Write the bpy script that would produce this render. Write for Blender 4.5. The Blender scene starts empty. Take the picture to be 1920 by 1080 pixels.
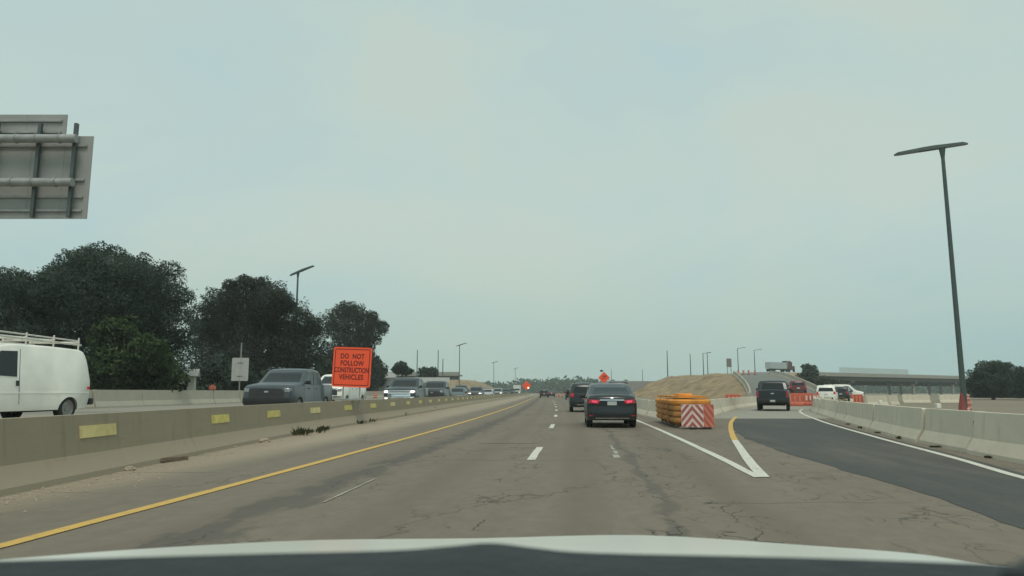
import bpy, bmesh, math, random
import numpy as np
from mathutils import Vector, Matrix
from mathutils.bvhtree import BVHTree

random.seed(11)
RNG = np.random.default_rng(5)
S = bpy.context.scene
COL = S.collection
R = math.radians

# ------------------------------------------------------------------ camera, sky, sun, exposure
cam_data = bpy.data.cameras.new('camera')
cam_data.sensor_width = 36.0
cam_data.lens = 25.5
cam_data.clip_start = 0.05
cam_data.clip_end = 9000
cam_data.dof.use_dof = True
cam_data.dof.focus_distance = 28.0
cam_data.dof.aperture_fstop = 6.5
cam = bpy.data.objects.new('camera', cam_data)
COL.objects.link(cam)
cam.location = (0, 0, 1.2)
cam.rotation_euler = (math.pi / 2 + math.atan(195 / 1360), 0, 0)
S.camera = cam

SUN_EL, SUN_AZ = R(63), R(178)          # azimuth measured from +y towards +x
world = bpy.data.worlds.new('World')
S.world = world
world.use_nodes = True
wt = world.node_tree
wt.nodes.clear()
w_out = wt.nodes.new('ShaderNodeOutputWorld')
w_bg = wt.nodes.new('ShaderNodeBackground')
w_sky = wt.nodes.new('ShaderNodeTexSky')
w_sky.sky_type = 'NISHITA'
w_sky.sun_disc = False
w_sky.sun_elevation = SUN_EL
w_sky.sun_rotation = SUN_AZ
w_sky.air_density = 1.2
w_sky.dust_density = 3.0
w_gain = wt.nodes.new('ShaderNodeVectorMath'); w_gain.operation = 'SCALE'
w_gain.inputs['Scale'].default_value = 0.85
wt.links.new(w_sky.outputs[0], w_gain.inputs[0])
w_tc = wt.nodes.new('ShaderNodeTexCoord')
w_map = wt.nodes.new('ShaderNodeMapping'); w_map.inputs['Scale'].default_value = (1.0, 1.0, 2.2)
wt.links.new(w_tc.outputs['Generated'], w_map.inputs[0])
w_n = wt.nodes.new('ShaderNodeTexNoise')
w_n.inputs['Scale'].default_value = 1.6; w_n.inputs['Detail'].default_value = 4.0
w_n.inputs['Roughness'].default_value = 0.55; w_n.inputs['Distortion'].default_value = 0.4
wt.links.new(w_map.outputs[0], w_n.inputs['Vector'])
w_ramp = wt.nodes.new('ShaderNodeValToRGB')
w_ramp.color_ramp.elements[0].position = 0.36; w_ramp.color_ramp.elements[0].color = (4.6, 6.45, 6.7, 1)
w_ramp.color_ramp.elements[1].position = 0.66; w_ramp.color_ramp.elements[1].color = (5.75, 6.85, 6.15, 1)
wt.links.new(w_n.outputs['Fac'], w_ramp.inputs[0])
w_mix = wt.nodes.new('ShaderNodeMixRGB'); w_mix.inputs[0].default_value = 0.9   # overcast cloud sheet over the clear sky
wt.links.new(w_gain.outputs[0], w_mix.inputs[1]); wt.links.new(w_ramp.outputs[0], w_mix.inputs[2])
w_sep = wt.nodes.new('ShaderNodeSeparateXYZ'); wt.links.new(w_tc.outputs['Generated'], w_sep.inputs[0])
w_el = wt.nodes.new('ShaderNodeMapRange'); w_el.interpolation_type = 'SMOOTHSTEP'     # cloud base a little darker low down, all round
w_el.inputs['From Min'].default_value = 0.0; w_el.inputs['From Max'].default_value = 0.25
wt.links.new(w_sep.outputs[2], w_el.inputs['Value'])
w_low = wt.nodes.new('ShaderNodeMixRGB'); w_low.blend_type = 'MULTIPLY'; w_low.inputs[0].default_value = 1.0
w_tint = wt.nodes.new('ShaderNodeMixRGB'); w_tint.inputs[1].default_value = (0.85, 0.88, 0.835, 1); w_tint.inputs[2].default_value = (1, 1, 1, 1)
wt.links.new(w_el.outputs[0], w_tint.inputs[0])
wt.links.new(w_mix.outputs[0], w_low.inputs[1]); wt.links.new(w_tint.outputs[0], w_low.inputs[2])
wt.links.new(w_low.outputs[0], w_bg.inputs['Color'])
w_bg.inputs['Strength'].default_value = 0.1
wt.links.new(w_bg.outputs[0], w_out.inputs[0])

sun_data = bpy.data.lights.new('sun', 'SUN')
sun_data.energy = 1.45
sun_data.angle = R(18)
sun_data.color = (1.0, 0.94, 0.84)
sun = bpy.data.objects.new('sun', sun_data)
COL.objects.link(sun)
sd = Vector((math.sin(SUN_AZ) * math.cos(SUN_EL), math.cos(SUN_AZ) * math.cos(SUN_EL), math.sin(SUN_EL)))
sun.rotation_euler = sd.to_track_quat('Z', 'Y').to_euler()

S.view_settings.view_transform = 'Standard'
S.view_settings.look = 'None'
S.view_settings.exposure = 0.0
S.view_settings.gamma = 1.0
S.cycles.use_denoising = True
S.cycles.max_bounces = 6
S.cycles.volume_bounces = 2
S.cycles.transparent_max_bounces = 8

# ------------------------------------------------------------------ materials
MATS = {}

def M(name, col, rough=0.7, metal=0.0, var=0.12, scale=3.0, bump=0.0, coat=0.0, emis=None, estr=0.0, stretch=(1, 1, 1), detail=6.0):
    if name in MATS:
        return MATS[name]
    m = bpy.data.materials.new(name); m.use_nodes = True
    nt = m.node_tree; b = nt.nodes['Principled BSDF']
    b.inputs['Roughness'].default_value = rough
    b.inputs['Metallic'].default_value = metal
    b.inputs['Coat Weight'].default_value = coat
    b.inputs['Coat Roughness'].default_value = 0.22
    tc = nt.nodes.new('ShaderNodeTexCoord')
    mp = nt.nodes.new('ShaderNodeMapping'); mp.inputs['Scale'].default_value = stretch
    nt.links.new(tc.outputs['Object'], mp.inputs[0])
    n = nt.nodes.new('ShaderNodeTexNoise'); n.inputs['Scale'].default_value = scale; n.inputs['Detail'].default_value = detail
    nt.links.new(mp.outputs[0], n.inputs['Vector'])
    r = nt.nodes.new('ShaderNodeValToRGB')
    r.color_ramp.elements[0].position = 0.3; r.color_ramp.elements[1].position = 0.7
    r.color_ramp.elements[0].color = (*[c * (1 - var) for c in col], 1)
    r.color_ramp.elements[1].color = (*[min(1, c * (1 + var)) for c in col], 1)
    nt.links.new(n.outputs['Fac'], r.inputs[0]); nt.links.new(r.outputs[0], b.inputs['Base Color'])
    if bump:
        n2 = nt.nodes.new('ShaderNodeTexNoise'); n2.inputs['Scale'].default_value = scale * 6; n2.inputs['Detail'].default_value = 5
        nt.links.new(tc.outputs['Object'], n2.inputs['Vector'])
        bp = nt.nodes.new('ShaderNodeBump'); bp.inputs['Strength'].default_value = bump; bp.inputs['Distance'].default_value = 0.05
        nt.links.new(n2.outputs['Fac'], bp.inputs['Height']); nt.links.new(bp.outputs[0], b.inputs['Normal'])
    if emis:
        b.inputs['Emission Color'].default_value = (*emis, 1)
        b.inputs['Emission Strength'].default_value = estr
    MATS[name] = m
    return m


class NB:
    """tiny node builder"""
    def __init__(self, nt): self.nt = nt
    def val(self, op, a, b=None, c=None, clamp=False):
        n = self.nt.nodes.new('ShaderNodeMath'); n.operation = op; n.use_clamp = clamp
        for i, v in enumerate((a, b, c)):
            if v is None: continue
            if isinstance(v, (int, float)): n.inputs[i].default_value = v
            else: self.nt.links.new(v, n.inputs[i])
        return n.outputs[0]
    def noise(self, vec, scale, detail=5, rough=0.55, dist=0.0):
        n = self.nt.nodes.new('ShaderNodeTexNoise')
        n.inputs['Scale'].default_value = scale; n.inputs['Detail'].default_value = detail
        n.inputs['Roughness'].default_value = rough; n.inputs['Distortion'].default_value = dist
        self.nt.links.new(vec, n.inputs['Vector']); return n.outputs['Fac']
    def mapv(self, vec, sc):
        n = self.nt.nodes.new('ShaderNodeMapping'); n.inputs['Scale'].default_value = sc
        self.nt.links.new(vec, n.inputs[0]); return n.outputs[0]
    def smooth(self, v, lo, hi):
        n = self.nt.nodes.new('ShaderNodeMapRange'); n.interpolation_type = 'SMOOTHSTEP'
        n.inputs['From Min'].default_value = lo; n.inputs['From Max'].default_value = hi
        self.nt.links.new(v, n.inputs['Value']); return n.outputs[0]
    def mix(self, fac, a, b, mode='MIX'):
        n = self.nt.nodes.new('ShaderNodeMixRGB'); n.blend_type = mode
        for i, v in enumerate((fac, a, b)):
            if isinstance(v, (int, float)): n.inputs[i].default_value = v
            elif isinstance(v, tuple): n.inputs[i].default_value = (*v, 1)
            else: self.nt.links.new(v, n.inputs[i])
        return n.outputs[0]


def road_material(name, base, seams=(), cracks=(), joints=(), dusty=None, tracks=(), wear=0.10, dust=0.0):
    """asphalt in lane coordinates (UV = metres from the yellow line, metres ahead)"""
    m = bpy.data.materials.new(name); m.use_nodes = True
    nt = m.node_tree; b = nt.nodes['Principled BSDF']; k = NB(nt)
    uv = nt.nodes.new('ShaderNodeUVMap'); vec = uv.outputs[0]
    sep = nt.nodes.new('ShaderNodeSeparateXYZ'); nt.links.new(vec, sep.inputs[0])
    d, y = sep.outputs[0], sep.outputs[1]
    big = k.noise(k.mapv(vec, (1, 0.25, 1)), 0.5, 6)
    fine = k.noise(vec, 26.0, 4, 0.7)
    streak = k.noise(k.mapv(vec, (1, 0.05, 1)), 2.2, 5)
    c = k.mix(big, tuple(x * (1 - wear) for x in base), tuple(x * (1 + wear) for x in base))
    c = k.mix(k.val('MULTIPLY', k.smooth(streak, 0.45, 0.75), 0.32), c, tuple(x * 0.72 for x in base))
    c = k.mix(k.val('MULTIPLY', fine, 0.34), c, tuple(x * 0.62 for x in base))
    mid = k.noise(k.mapv(vec, (1, 0.6, 1)), 5.0, 7, 0.72)
    c = k.mix(k.val('MULTIPLY', k.smooth(mid, 0.45, 0.68), 0.30), c, tuple(x * 0.62 for x in base))
    c = k.mix(k.val('MULTIPLY', k.smooth(mid, 0.5, 0.3), 0.22), c, tuple(x * 1.35 for x in base))
    wob = k.val('MULTIPLY', k.val('SUBTRACT', k.noise(k.mapv(vec, (1, 0.3, 1)), 1.3, 6), 0.5), 0.55)
    dw = k.val('ADD', d, wob)
    for (d0, w, amt) in tracks:                       # tyre polished lanes
        t = k.smooth(k.val('ABSOLUTE', k.val('SUBTRACT', dw, d0)), w, 0.0)
        c = k.mix(k.val('MULTIPLY', t, amt), c, tuple(x * 0.70 for x in base))
    if dust:                                          # patchy pale dust and tracked grit
        c = k.mix(k.val('MULTIPLY', k.smooth(k.noise(k.mapv(vec, (1, 0.12, 1)), 0.9, 7, 0.65), 0.45, 0.75), dust), c, (0.22, 0.19, 0.145))
        c = k.mix(k.val('MULTIPLY', k.smooth(k.noise(vec, 14.0, 5, 0.7), 0.55, 0.7), dust), c, (0.19, 0.175, 0.15))
    if dusty:                                         # tan dust blown against the barrier
        t = k.smooth(dw, dusty[1], dusty[0])
        c = k.mix(k.val('MULTIPLY', t, 0.85), c, k.mix(big, (0.30, 0.245, 0.175), (0.40, 0.335, 0.245)))
    tn = k.noise(k.mapv(vec, (1, 0.4, 1)), 2.6, 6, 0.65)
    for (d0, w, amt) in seams:                        # tarred seams with ragged edges
        dd = k.val('ABSOLUTE', k.val('SUBTRACT', dw, d0))
        t = k.smooth(k.val('ADD', dd, k.val('MULTIPLY', k.val('SUBTRACT', tn, 0.5), w * 4.2)), w, w * 0.25)
        c = k.mix(k.val('MULTIPLY', t, amt), c, (0.085, 0.078, 0.068))
    vor = nt.nodes.new('ShaderNodeTexVoronoi'); vor.feature = 'DISTANCE_TO_EDGE'
    vor.inputs['Scale'].default_value = 3.4
    wv = nt.nodes.new('ShaderNodeVectorMath'); wv.operation = 'ADD'
    nn = nt.nodes.new('ShaderNodeTexNoise'); nn.inputs['Scale'].default_value = 3.0; nn.inputs['Detail'].default_value = 5
    nt.links.new(vec, nn.inputs['Vector'])
    sc = nt.nodes.new('ShaderNodeVectorMath'); sc.operation = 'SCALE'; sc.inputs['Scale'].default_value = 0.35
    nt.links.new(nn.outputs['Color'], sc.inputs[0]); nt.links.new(k.mapv(vec, (1, 0.55, 1)), wv.inputs[0]); nt.links.new(sc.outputs[0], wv.inputs[1])
    nt.links.new(wv.outputs[0], vor.inputs['Vector'])
    line = k.smooth(vor.outputs['Distance'], 0.045, 0.008)
    gate = k.smooth(k.noise(vec, 0.9, 4), 0.46, 0.58)
    for (d0, w, amt) in cracks:                       # alligator cracking in bands
        t = k.smooth(k.val('ABSOLUTE', k.val('SUBTRACT', dw, d0)), w, w * 0.3)
        f = k.val('MULTIPLY', k.val('MULTIPLY', k.val('MULTIPLY', t, line), gate), amt)
        c = k.mix(f, c, (0.05, 0.046, 0.040))
    if cracks:                                        # long wandering cracks, some of them sealed
        v2 = nt.nodes.new('ShaderNodeTexVoronoi'); v2.feature = 'DISTANCE_TO_EDGE'; v2.inputs['Scale'].default_value = 0.33
        w2 = nt.nodes.new('ShaderNodeVectorMath'); w2.operation = 'ADD'
        s2 = nt.nodes.new('ShaderNodeVectorMath'); s2.operation = 'SCALE'; s2.inputs['Scale'].default_value = 0.8
        nt.links.new(nn.outputs['Color'], s2.inputs[0]); nt.links.new(k.mapv(vec, (1, 0.5, 1)), w2.inputs[0]); nt.links.new(s2.outputs[0], w2.inputs[1])
        nt.links.new(w2.outputs[0], v2.inputs['Vector'])
        l2 = k.val('MULTIPLY', k.smooth(v2.outputs['Distance'], 0.013, 0.003), k.smooth(k.noise(vec, 0.35, 3), 0.42, 0.6))
        c = k.mix(k.val('MULTIPLY', l2, 0.6), c, (0.06, 0.055, 0.046))
    for (y0, d1, d2, w, amt) in joints:               # transverse cracks
        yy = k.val('ADD', k.val('SUBTRACT', y, y0), k.val('MULTIPLY', wob, 0.45))
        t = k.smooth(k.val('ABSOLUTE', yy), w, w * 0.3)
        t = k.val('MULTIPLY', t, k.val('MULTIPLY', k.smooth(d, d1, d1 + 0.5), k.smooth(d, d2, d2 - 0.8)))
        c = k.mix(k.val('MULTIPLY', t, amt), c, (0.06, 0.055, 0.048))
    nt.links.new(c, b.inputs['Base Color'])
    b.inputs['Roughness'].default_value = 0.88
    b.inputs['Specular IOR Level'].default_value = 0.3
    bp = nt.nodes.new('ShaderNodeBump'); bp.inputs['Strength'].default_value = 0.35; bp.inputs['Distance'].default_value = 0.01
    nt.links.new(fine, bp.inputs['Height']); nt.links.new(bp.outputs[0], b.inputs['Normal'])
    return m


def concrete_material(name, col, stain=(0.16, 0.13, 0.10), dusty=0.0):
    m = bpy.data.materials.new(name); m.use_nodes = True
    nt = m.node_tree; b = nt.nodes['Principled BSDF']; k = NB(nt)
    tc = nt.nodes.new('ShaderNodeTexCoord'); vec = tc.outputs['Object']
    a = k.noise(vec, 1.1, 7); s = k.noise(k.mapv(vec, (4.0, 4.0, 0.35)), 1.6, 6, 0.6); f = k.noise(vec, 40, 4)
    c = k.mix(a, tuple(x * 0.82 for x in col), tuple(x * 1.12 for x in col))
    c = k.mix(k.val('MULTIPLY', k.smooth(s, 0.52, 0.78), 0.45), c, stain)
    c = k.mix(k.val('MULTIPLY', f, 0.18), c, tuple(x * 0.6 for x in col))
    sc_ = k.noise(k.mapv(vec, (0.7, 0.7, 5.0)), 2.2, 7, 0.7)
    c = k.mix(k.val('MULTIPLY', k.smooth(sc_, 0.56, 0.72), 0.35), c, tuple(x * 0.5 for x in col))
    c = k.mix(k.val('MULTIPLY', k.smooth(k.noise(vec, 7.0, 6, 0.7), 0.58, 0.74), 0.3), c, tuple(min(1, x * 1.3) for x in col))
    oi = nt.nodes.new('ShaderNodeObjectInfo')          # each cast segment has its own tone
    c = k.mix(k.val('MULTIPLY', oi.outputs['Random'], 0.28), c, tuple(x * 0.62 for x in col))
    if dusty:
        sep = nt.nodes.new('ShaderNodeSeparateXYZ'); nt.links.new(vec, sep.inputs[0])
        z = k.val('ADD', sep.outputs[2], k.val('MULTIPLY', k.val('SUBTRACT', a, 0.5), 0.25))
        c = k.mix(k.val('MULTIPLY', k.smooth(z, 0.42, 0.1), dusty), c, (0.36, 0.30, 0.22))
    nt.links.new(c, b.inputs['Base Color']); b.inputs['Roughness'].default_value = 0.9
    bp = nt.nodes.new('ShaderNodeBump'); bp.inputs['Strength'].default_value = 0.3; bp.inputs['Distance'].default_value = 0.01
    nt.links.new(f, bp.inputs['Height']); nt.links.new(bp.outputs[0], b.inputs['Normal'])
    MATS[name] = m
    return m


def ground_material():
    m = bpy.data.materials.new('dry_ground'); m.use_nodes = True
    nt = m.node_tree; b = nt.nodes['Principled BSDF']; k = NB(nt)
    tc = nt.nodes.new('ShaderNodeTexCoord'); vec = tc.outputs['Object']
    a = k.noise(vec, 0.05, 8, 0.6); f = k.noise(vec, 1.4, 6, 0.65); g = k.noise(vec, 0.012, 5)
    c = k.mix(a, (0.185, 0.15, 0.105), (0.27, 0.22, 0.155))
    c = k.mix(k.val('MULTIPLY', f, 0.35), c, (0.17, 0.14, 0.095))
    c = k.mix(k.val('MULTIPLY', k.smooth(g, 0.5, 0.62), 0.6), c, (0.10, 0.11, 0.05))
    nt.links.new(c, b.inputs['Base Color']); b.inputs['Roughness'].default_value = 0.95
    return m


def leaf_material(name, lo, hi):
    m = bpy.data.materials.new(name); m.use_nodes = True
    nt = m.node_tree; b = nt.nodes['Principled BSDF']; k = NB(nt)
    tc = nt.nodes.new('ShaderNodeTexCoord')
    n = k.noise(tc.outputs['Object'], 0.55, 4); f = k.noise(tc.outputs['Object'], 3.0, 3)
    c = k.mix(k.smooth(n, 0.35, 0.65), lo, hi)
    c = k.mix(k.val('MULTIPLY', f, 0.4), c, tuple(x * 0.6 for x in lo))
    nt.links.new(c, b.inputs['Base Color']); b.inputs['Roughness'].default_value = 0.8
    b.inputs['Specular IOR Level'].default_value = 0.1
    tr = nt.nodes.new('ShaderNodeBsdfTranslucent'); nt.links.new(c, tr.inputs['Color'])
    mx = nt.nodes.new('ShaderNodeMixShader'); mx.inputs[0].default_value = 0.5
    nt.links.new(b.outputs[0], mx.inputs[1]); nt.links.new(tr.outputs[0], mx.inputs[2])
    nt.links.new(mx.outputs[0], nt.nodes['Material Output'].inputs['Surface'])
    MATS[name] = m
    return m

# ------------------------------------------------------------------ mesh helpers
def link(name, me, mat, parent=None, smooth=False):
    if mat is not None: me.materials.append(mat)
    o = bpy.data.objects.new(name, me); COL.objects.link(o)
    if parent is not None: o.parent = parent
    if smooth:
        for p in me.polygons: p.use_smooth = True
        me.set_sharp_from_angle(angle=R(38))
    return o

def from_bm(name, bm, mat, parent=None, smooth=False, recalc=True):
    if recalc: bmesh.ops.recalc_face_normals(bm, faces=bm.faces)
    me = bpy.data.meshes.new(name); bm.to_mesh(me); bm.free()
    return link(name, me, mat, parent, smooth)

def pyd(name, v, f, mat, parent=None, smooth=False):
    me = bpy.data.meshes.new(name); me.from_pydata([tuple(map(float, p)) for p in v], [], f); me.update()
    return link(name, me, mat, parent, smooth)

def bx(bm, c, s, rz=0.0, bev=0.0, taper=1.0):
    """box centred at c with size s added to bm"""
    mt = Matrix.Translation(c) @ Matrix.Rotation(rz, 4, 'Z')
    g = bmesh.ops.create_cube(bm, size=1.0)
    vs = g['verts']
    for v in vs:
        t = taper if v.co.z > 0 else 1.0
        v.co = mt @ Vector((v.co.x * s[0] * t, v.co.y * s[1] * t, v.co.z * s[2]))
    if bev:
        es = list({e for v in vs for e in v.link_edges})
        bmesh.ops.bevel(bm, geom=es, offset=bev, segments=2, affect='EDGES', profile=0.6)

def box(name, c, s, mat, parent=None, rz=0.0, bev=0.0, taper=1.0):
    bm = bmesh.new(); bx(bm, c, s, rz, bev, taper)
    return from_bm(name, bm, mat, parent)

def cyl(bm, a, b, r1, r2=None, n=12):
    a, b = Vector(a), Vector(b); r2 = r1 if r2 is None else r2
    ax = (b - a); L = ax.length; q = ax.to_track_quat('Z', 'Y')
    mt = Matrix.Translation((a + b) / 2) @ q.to_matrix().to_4x4()
    bmesh.ops.create_cone(bm, cap_ends=True, segments=n, radius1=r1, radius2=r2, depth=L, matrix=mt)

def rod(name, a, b, r1, mat, parent=None, r2=None, n=12):
    bm = bmesh.new(); cyl(bm, a, b, r1, r2, n)
    return from_bm(name, bm, mat, parent, smooth=True)

def lathe(name, prof, mat, parent=None, n=20, axis='Z', loc=(0, 0, 0)):
    v, f = [], []
    for i in range(n):
        a = 2 * math.pi * i / n
        for (r, h) in prof:
            p = (r * math.cos(a), r * math.sin(a), h) if axis == 'Z' else (h, r * math.cos(a), r * math.sin(a))
            v.append((p[0] + loc[0], p[1] + loc[1], p[2] + loc[2]))
    m = len(prof)
    for i in range(n):
        j = (i + 1) % n
        for k in range(m - 1):
            f.append((i * m + k, j * m + k, j * m + k + 1, i * m + k + 1))
    o = pyd(name, v, f, mat, parent, True)
    return o

def empty(name, loc=(0, 0, 0), rz=0.0, label=None, cat=None, group=None):
    o = bpy.data.objects.new(name, None); COL.objects.link(o)
    o.location = loc; o.rotation_euler = (0, 0, rz); o.empty_display_size = 0.2
    if label: tag(o, label, cat, group)
    return o

def tag(o, label, cat, group=None):
    o['label'] = label; o['category'] = cat
    if group: o['group'] = group
    return o

def structure(o):
    o['kind'] = 'structure'; return o

def copy_tree(o, parent=None):
    c = o.copy(); COL.objects.link(c); c.parent = parent
    for ch in list(o.children): copy_tree(ch, c)
    return c

# ------------------------------------------------------------------ road layout (metres; y is ahead, x to the right)
def X_yel(y):                                        # the yellow edge line
    if y < -4: y0 = -4; return X_yel(y0) + (y - y0) * 0.13
    return -4.68 + 0.045 * y + 2.25 * (1 - math.exp(-y / 30))

def interp(tab):
    xs = [t[0] for t in tab]
    def fn(y):
        if y <= xs[0]:
            return tab[0][1] + (y - xs[0]) * (tab[1][1] - tab[0][1]) / (xs[1] - xs[0])
        for i in range(len(xs) - 1):
            if y <= xs[i + 1]:
                p1, p2 = tab[i], tab[i + 1]
                p0 = tab[i - 1] if i > 0 else (2 * p1[0] - p2[0], 2 * p1[1] - p2[1])
                p3 = tab[i + 2] if i + 2 < len(tab) else (2 * p2[0] - p1[0], 2 * p2[1] - p1[1])
                h = p2[0] - p1[0]; t = (y - p1[0]) / h
                m1 = (p2[1] - p0[1]) / (p2[0] - p0[0]) * h; m2 = (p3[1] - p1[1]) / (p3[0] - p1[0]) * h
                return ((2*t**3 - 3*t**2 + 1) * p1[1] + (t**3 - 2*t**2 + t) * m1 + (-2*t**3 + 3*t**2) * p2[1] + (t**3 - t**2) * m2)
        return tab[-1][1] + (y - xs[-1]) * (tab[-1][1] - tab[-2][1]) / (xs[-1] - xs[-2])
    return fn

X_bar = interp([(-8, -5.95), (0, -6.02), (10, -6.22), (20, -6.35), (38, -5.6), (76, -4.1), (185, 1.0), (420, 11.6)])
X_rampL = interp([(-6, 0.9), (4, 2.15), (10.6, 3.52), (13.5, 4.22), (21, 6.2), (30.5, 9.04), (41.8, 13.0), (55.7, 18.4), (72, 26.0)])
X_rampR = interp([(-6, 4.3), (4, 5.75), (10.45, 7.18), (13.3, 8.02), (19.3, 9.6), (30.5, 12.8), (45.2, 17.7), (55.7, 22.4), (72, 31.5)])
X_rbar = interp([(-6, 6.2), (4, 7.35), (12.7, 8.95), (16.8, 9.75), (23.3, 11.6), (34.9, 15.3), (47.8, 19.7), (60, 25.2), (75, 34.0)])
X_edge = interp([(8, 3.35), (10.6, 3.5), (13.6, 3.82), (22.7, 4.64), (29.9, 5.2), (45, 6.35), (76, 8.6), (185, 13.6), (420, 24.2)])
def z_opp(y, x):
    d = max(0.0, X_bar(y) - x)
    return .12 + .03 * d if d < 9.5 else .405 - (d - 9.5) * .0135
def rng(a, b, s): return [a + (b - a) * i / max(1, round((b - a) / s)) for i in range(max(1, round((b - a) / s)) + 1)]
YS = rng(-8, 60, 1.0) + rng(62, 140, 3.0) + rng(150, 640, 14.0)

def strip(name, ys, fl, fr, z, mat, parent=None, cols=1, zf=None):
    v, f, uv = [], [], []
    for y in ys:
        a, b = fl(y), fr(y)
        for j in range(cols + 1):
            x = a + (b - a) * j / cols
            v.append((x, y, z + (zf(y, x) if zf else 0))); uv.append((x - X_yel(y), y))
    n = cols + 1
    for i in range(len(ys) - 1):
        for j in range(cols):
            f.append((i * n + j, i * n + j + 1, (i + 1) * n + j + 1, (i + 1) * n + j))
    me = bpy.data.meshes.new(name); me.from_pydata(v, [], f); me.update()
    lay = me.uv_layers.new(name='UVMap')
    for lp in me.loops: lay.data[lp.index].uv = uv[lp.vertex_index]
    return link(name, me, mat, parent)

# ---- ground
gv, gf = [], []
gx = [-4000, -1500, -600, -250, -120, -60, -30, 0, 30, 60, 120, 250, 600, 1500, 4000]
gy = [-600, -100, -20, 20, 60, 120, 250, 500, 1000, 2000, 5000]
for yy in gy:
    for xx in gx: gv.append((xx, yy, -0.05))
for i in range(len(gy) - 1):
    for j in range(len(gx) - 1):
        a = i * len(gx) + j; gf.append((a, a + 1, a + 1 + len(gx), a + len(gx)))
structure(pyd('ground', gv, gf, ground_material()))

# ---- highway
asphalt = road_material('old_asphalt', (0.208, 0.174, 0.132), seams=[(1.28, 0.34, 0.62), (5.42, 0.13, 0.5)],
                        cracks=[(1.6, 0.7, 0.75), (3.55, 0.45, 0.95), (5.6, 1.0, 0.95), (7.8, 1.3, 0.6)],
                        joints=[(17.4, 1.9, 3.9, 0.16, 0.85), (13.2, 1.4, 5.6, 0.06, 0.5), (11.2, -2.4, -0.6, 0.03, 0.8), (9.0, -2.2, -0.8, 0.02, 0.8),
                                (27.5, 0.2, 7.0, 0.12, 0.4), (40.0, 0.2, 7.0, 0.2, 0.4), (8.2, 5.6, 8.5, 0.03, 0.6)],
                        dusty=(-2.2, -0.9), tracks=[(1.1, 0.55, 0.5), (2.6, 0.45, 0.45), (4.5, 0.5, 0.55), (6.3, 0.55, 0.6)], wear=0.2)
def road_right(y):
    if y < 36: return X_rbar(y) - 0.05
    if y < 60: return max(X_edge(y) + 2.6, (X_rbar(36) - 0.05) + (X_edge(60) + 2.6 - X_rbar(36)) * (y - 36) / 24)
    return X_edge(y) + 2.6
highway = structure(strip('highway', YS, lambda y: X_bar(y), road_right, 0.0, asphalt, cols=6))
opp_asphalt = road_material('pale_asphalt', (0.30, 0.275, 0.225), tracks=[(-9, 0.8, 0.3), (-13, 0.8, 0.3)], wear=0.08)
structure(strip('oncoming_roadway', YS, lambda y: X_bar(y) - 18.3, lambda y: X_bar(y), 0.0, opp_asphalt, cols=14, zf=z_opp))
structure(strip('verge', YS, lambda y: X_bar(y) - 70, lambda y: X_bar(y) - 18.3, -0.01,
                M('verge_grass', (0.10, 0.105, 0.055), 0.95, var=0.4, scale=0.4, bump=0.4), zf=lambda y, x: 0.295))

# ---- new ramp asphalt and the frontage lane it runs into
new_asph = road_material('new_asphalt', (0.080, 0.080, 0.073), tracks=[(9, 0.5, 0.2)], wear=0.14, dust=0.32)
A_left = interp([(-6, 3.2), (2, 3.9), (6.7, 4.56), (9.4, 4.95), (13.5, 5.3), (21, 6.45), (30.5, 9.1), (36, 11.0)])
ramp = structure(strip('exit_ramp', rng(-6, 33.5, 0.5), lambda y: A_left(y) + random.uniform(-.06, .06), lambda y: X_rampR(y) + 0.25, 0.004, new_asph, cols=2))
conc_road = road_material('pale_concrete_paving', (0.33, 0.31, 0.255), wear=0.06, joints=[(40, 8, 30, .05, .5), (46, 8, 30, .05, .5)])
structure(strip('ramp_paving', rng(33.5, 75, 1.5), lambda y: X_rampL(y) - 1.2, lambda y: X_rbar(y) - 0.3, 0.004, conc_road, cols=2))

# ---- painted lines
def line_paint(name, col, wear):
    m = bpy.data.materials.new(name); m.use_nodes = True
    nt = m.node_tree; b = nt.nodes['Principled BSDF']; k = NB(nt)
    tc = nt.nodes.new('ShaderNodeTexCoord'); vec = tc.outputs['Object']
    a = k.noise(vec, 9.0, 8, 0.75); g = k.noise(vec, 0.8, 5)
    c = k.mix(g, tuple(x * 0.86 for x in col), tuple(min(1, x * 1.06) for x in col))
    lo = k.val('ADD', a, k.val('MULTIPLY', k.val('SUBTRACT', g, 0.5), 0.35))
    c = k.mix(k.val('MULTIPLY', k.smooth(lo, 0.52, 0.66), wear), c, (0.20, 0.17, 0.125))
    nt.links.new(c, b.inputs['Base Color']); b.inputs['Roughness'].default_value = 0.75
    return m
white = line_paint('road_paint_white', (0.66, 0.63, 0.54), 0.6)
yellow = line_paint('road_paint_yellow', (0.64, 0.40, 0.095), 0.55)
worn = M('road_paint_worn', (0.36, 0.34, 0.29), 0.8, var=0.35, scale=14)
def line(name, y0, y1, fx, w, mat, parent, z=0.008, step=1.0, jit=0.0):
    ys = rng(y0, y1, step)
    o = strip(name, ys, lambda y: fx(y) - w / 2 + random.uniform(-jit, jit), lambda y: fx(y) + w / 2 + random.uniform(-jit, jit), z, mat)
    o.parent = parent
    return o
line('yellow_edge_line', -8, 400, X_yel, 0.15, yellow, highway, step=1.0, jit=0.006)
for y0 in (13.2, 24.6, 35.9, 47.3, 58.7, 70.0, 81.4, 92.8, 104.2):
    line('lane_dash', y0, y0 + 3.0, lambda y: X_yel(y) + 3.62, 0.15, white, highway, step=0.5, jit=0.008)
for y0, y1, dx, ww in ((13.6, 14.3, 5.18, .12), (14.5, 15.2, 5.2, .08), (15.5, 16.6, 5.2, .06)):
    line('worn_lane_dash', y0, y1, lambda y, dx=dx: X_yel(y) + dx, ww, worn, highway, step=0.18, jit=0.018)
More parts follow.
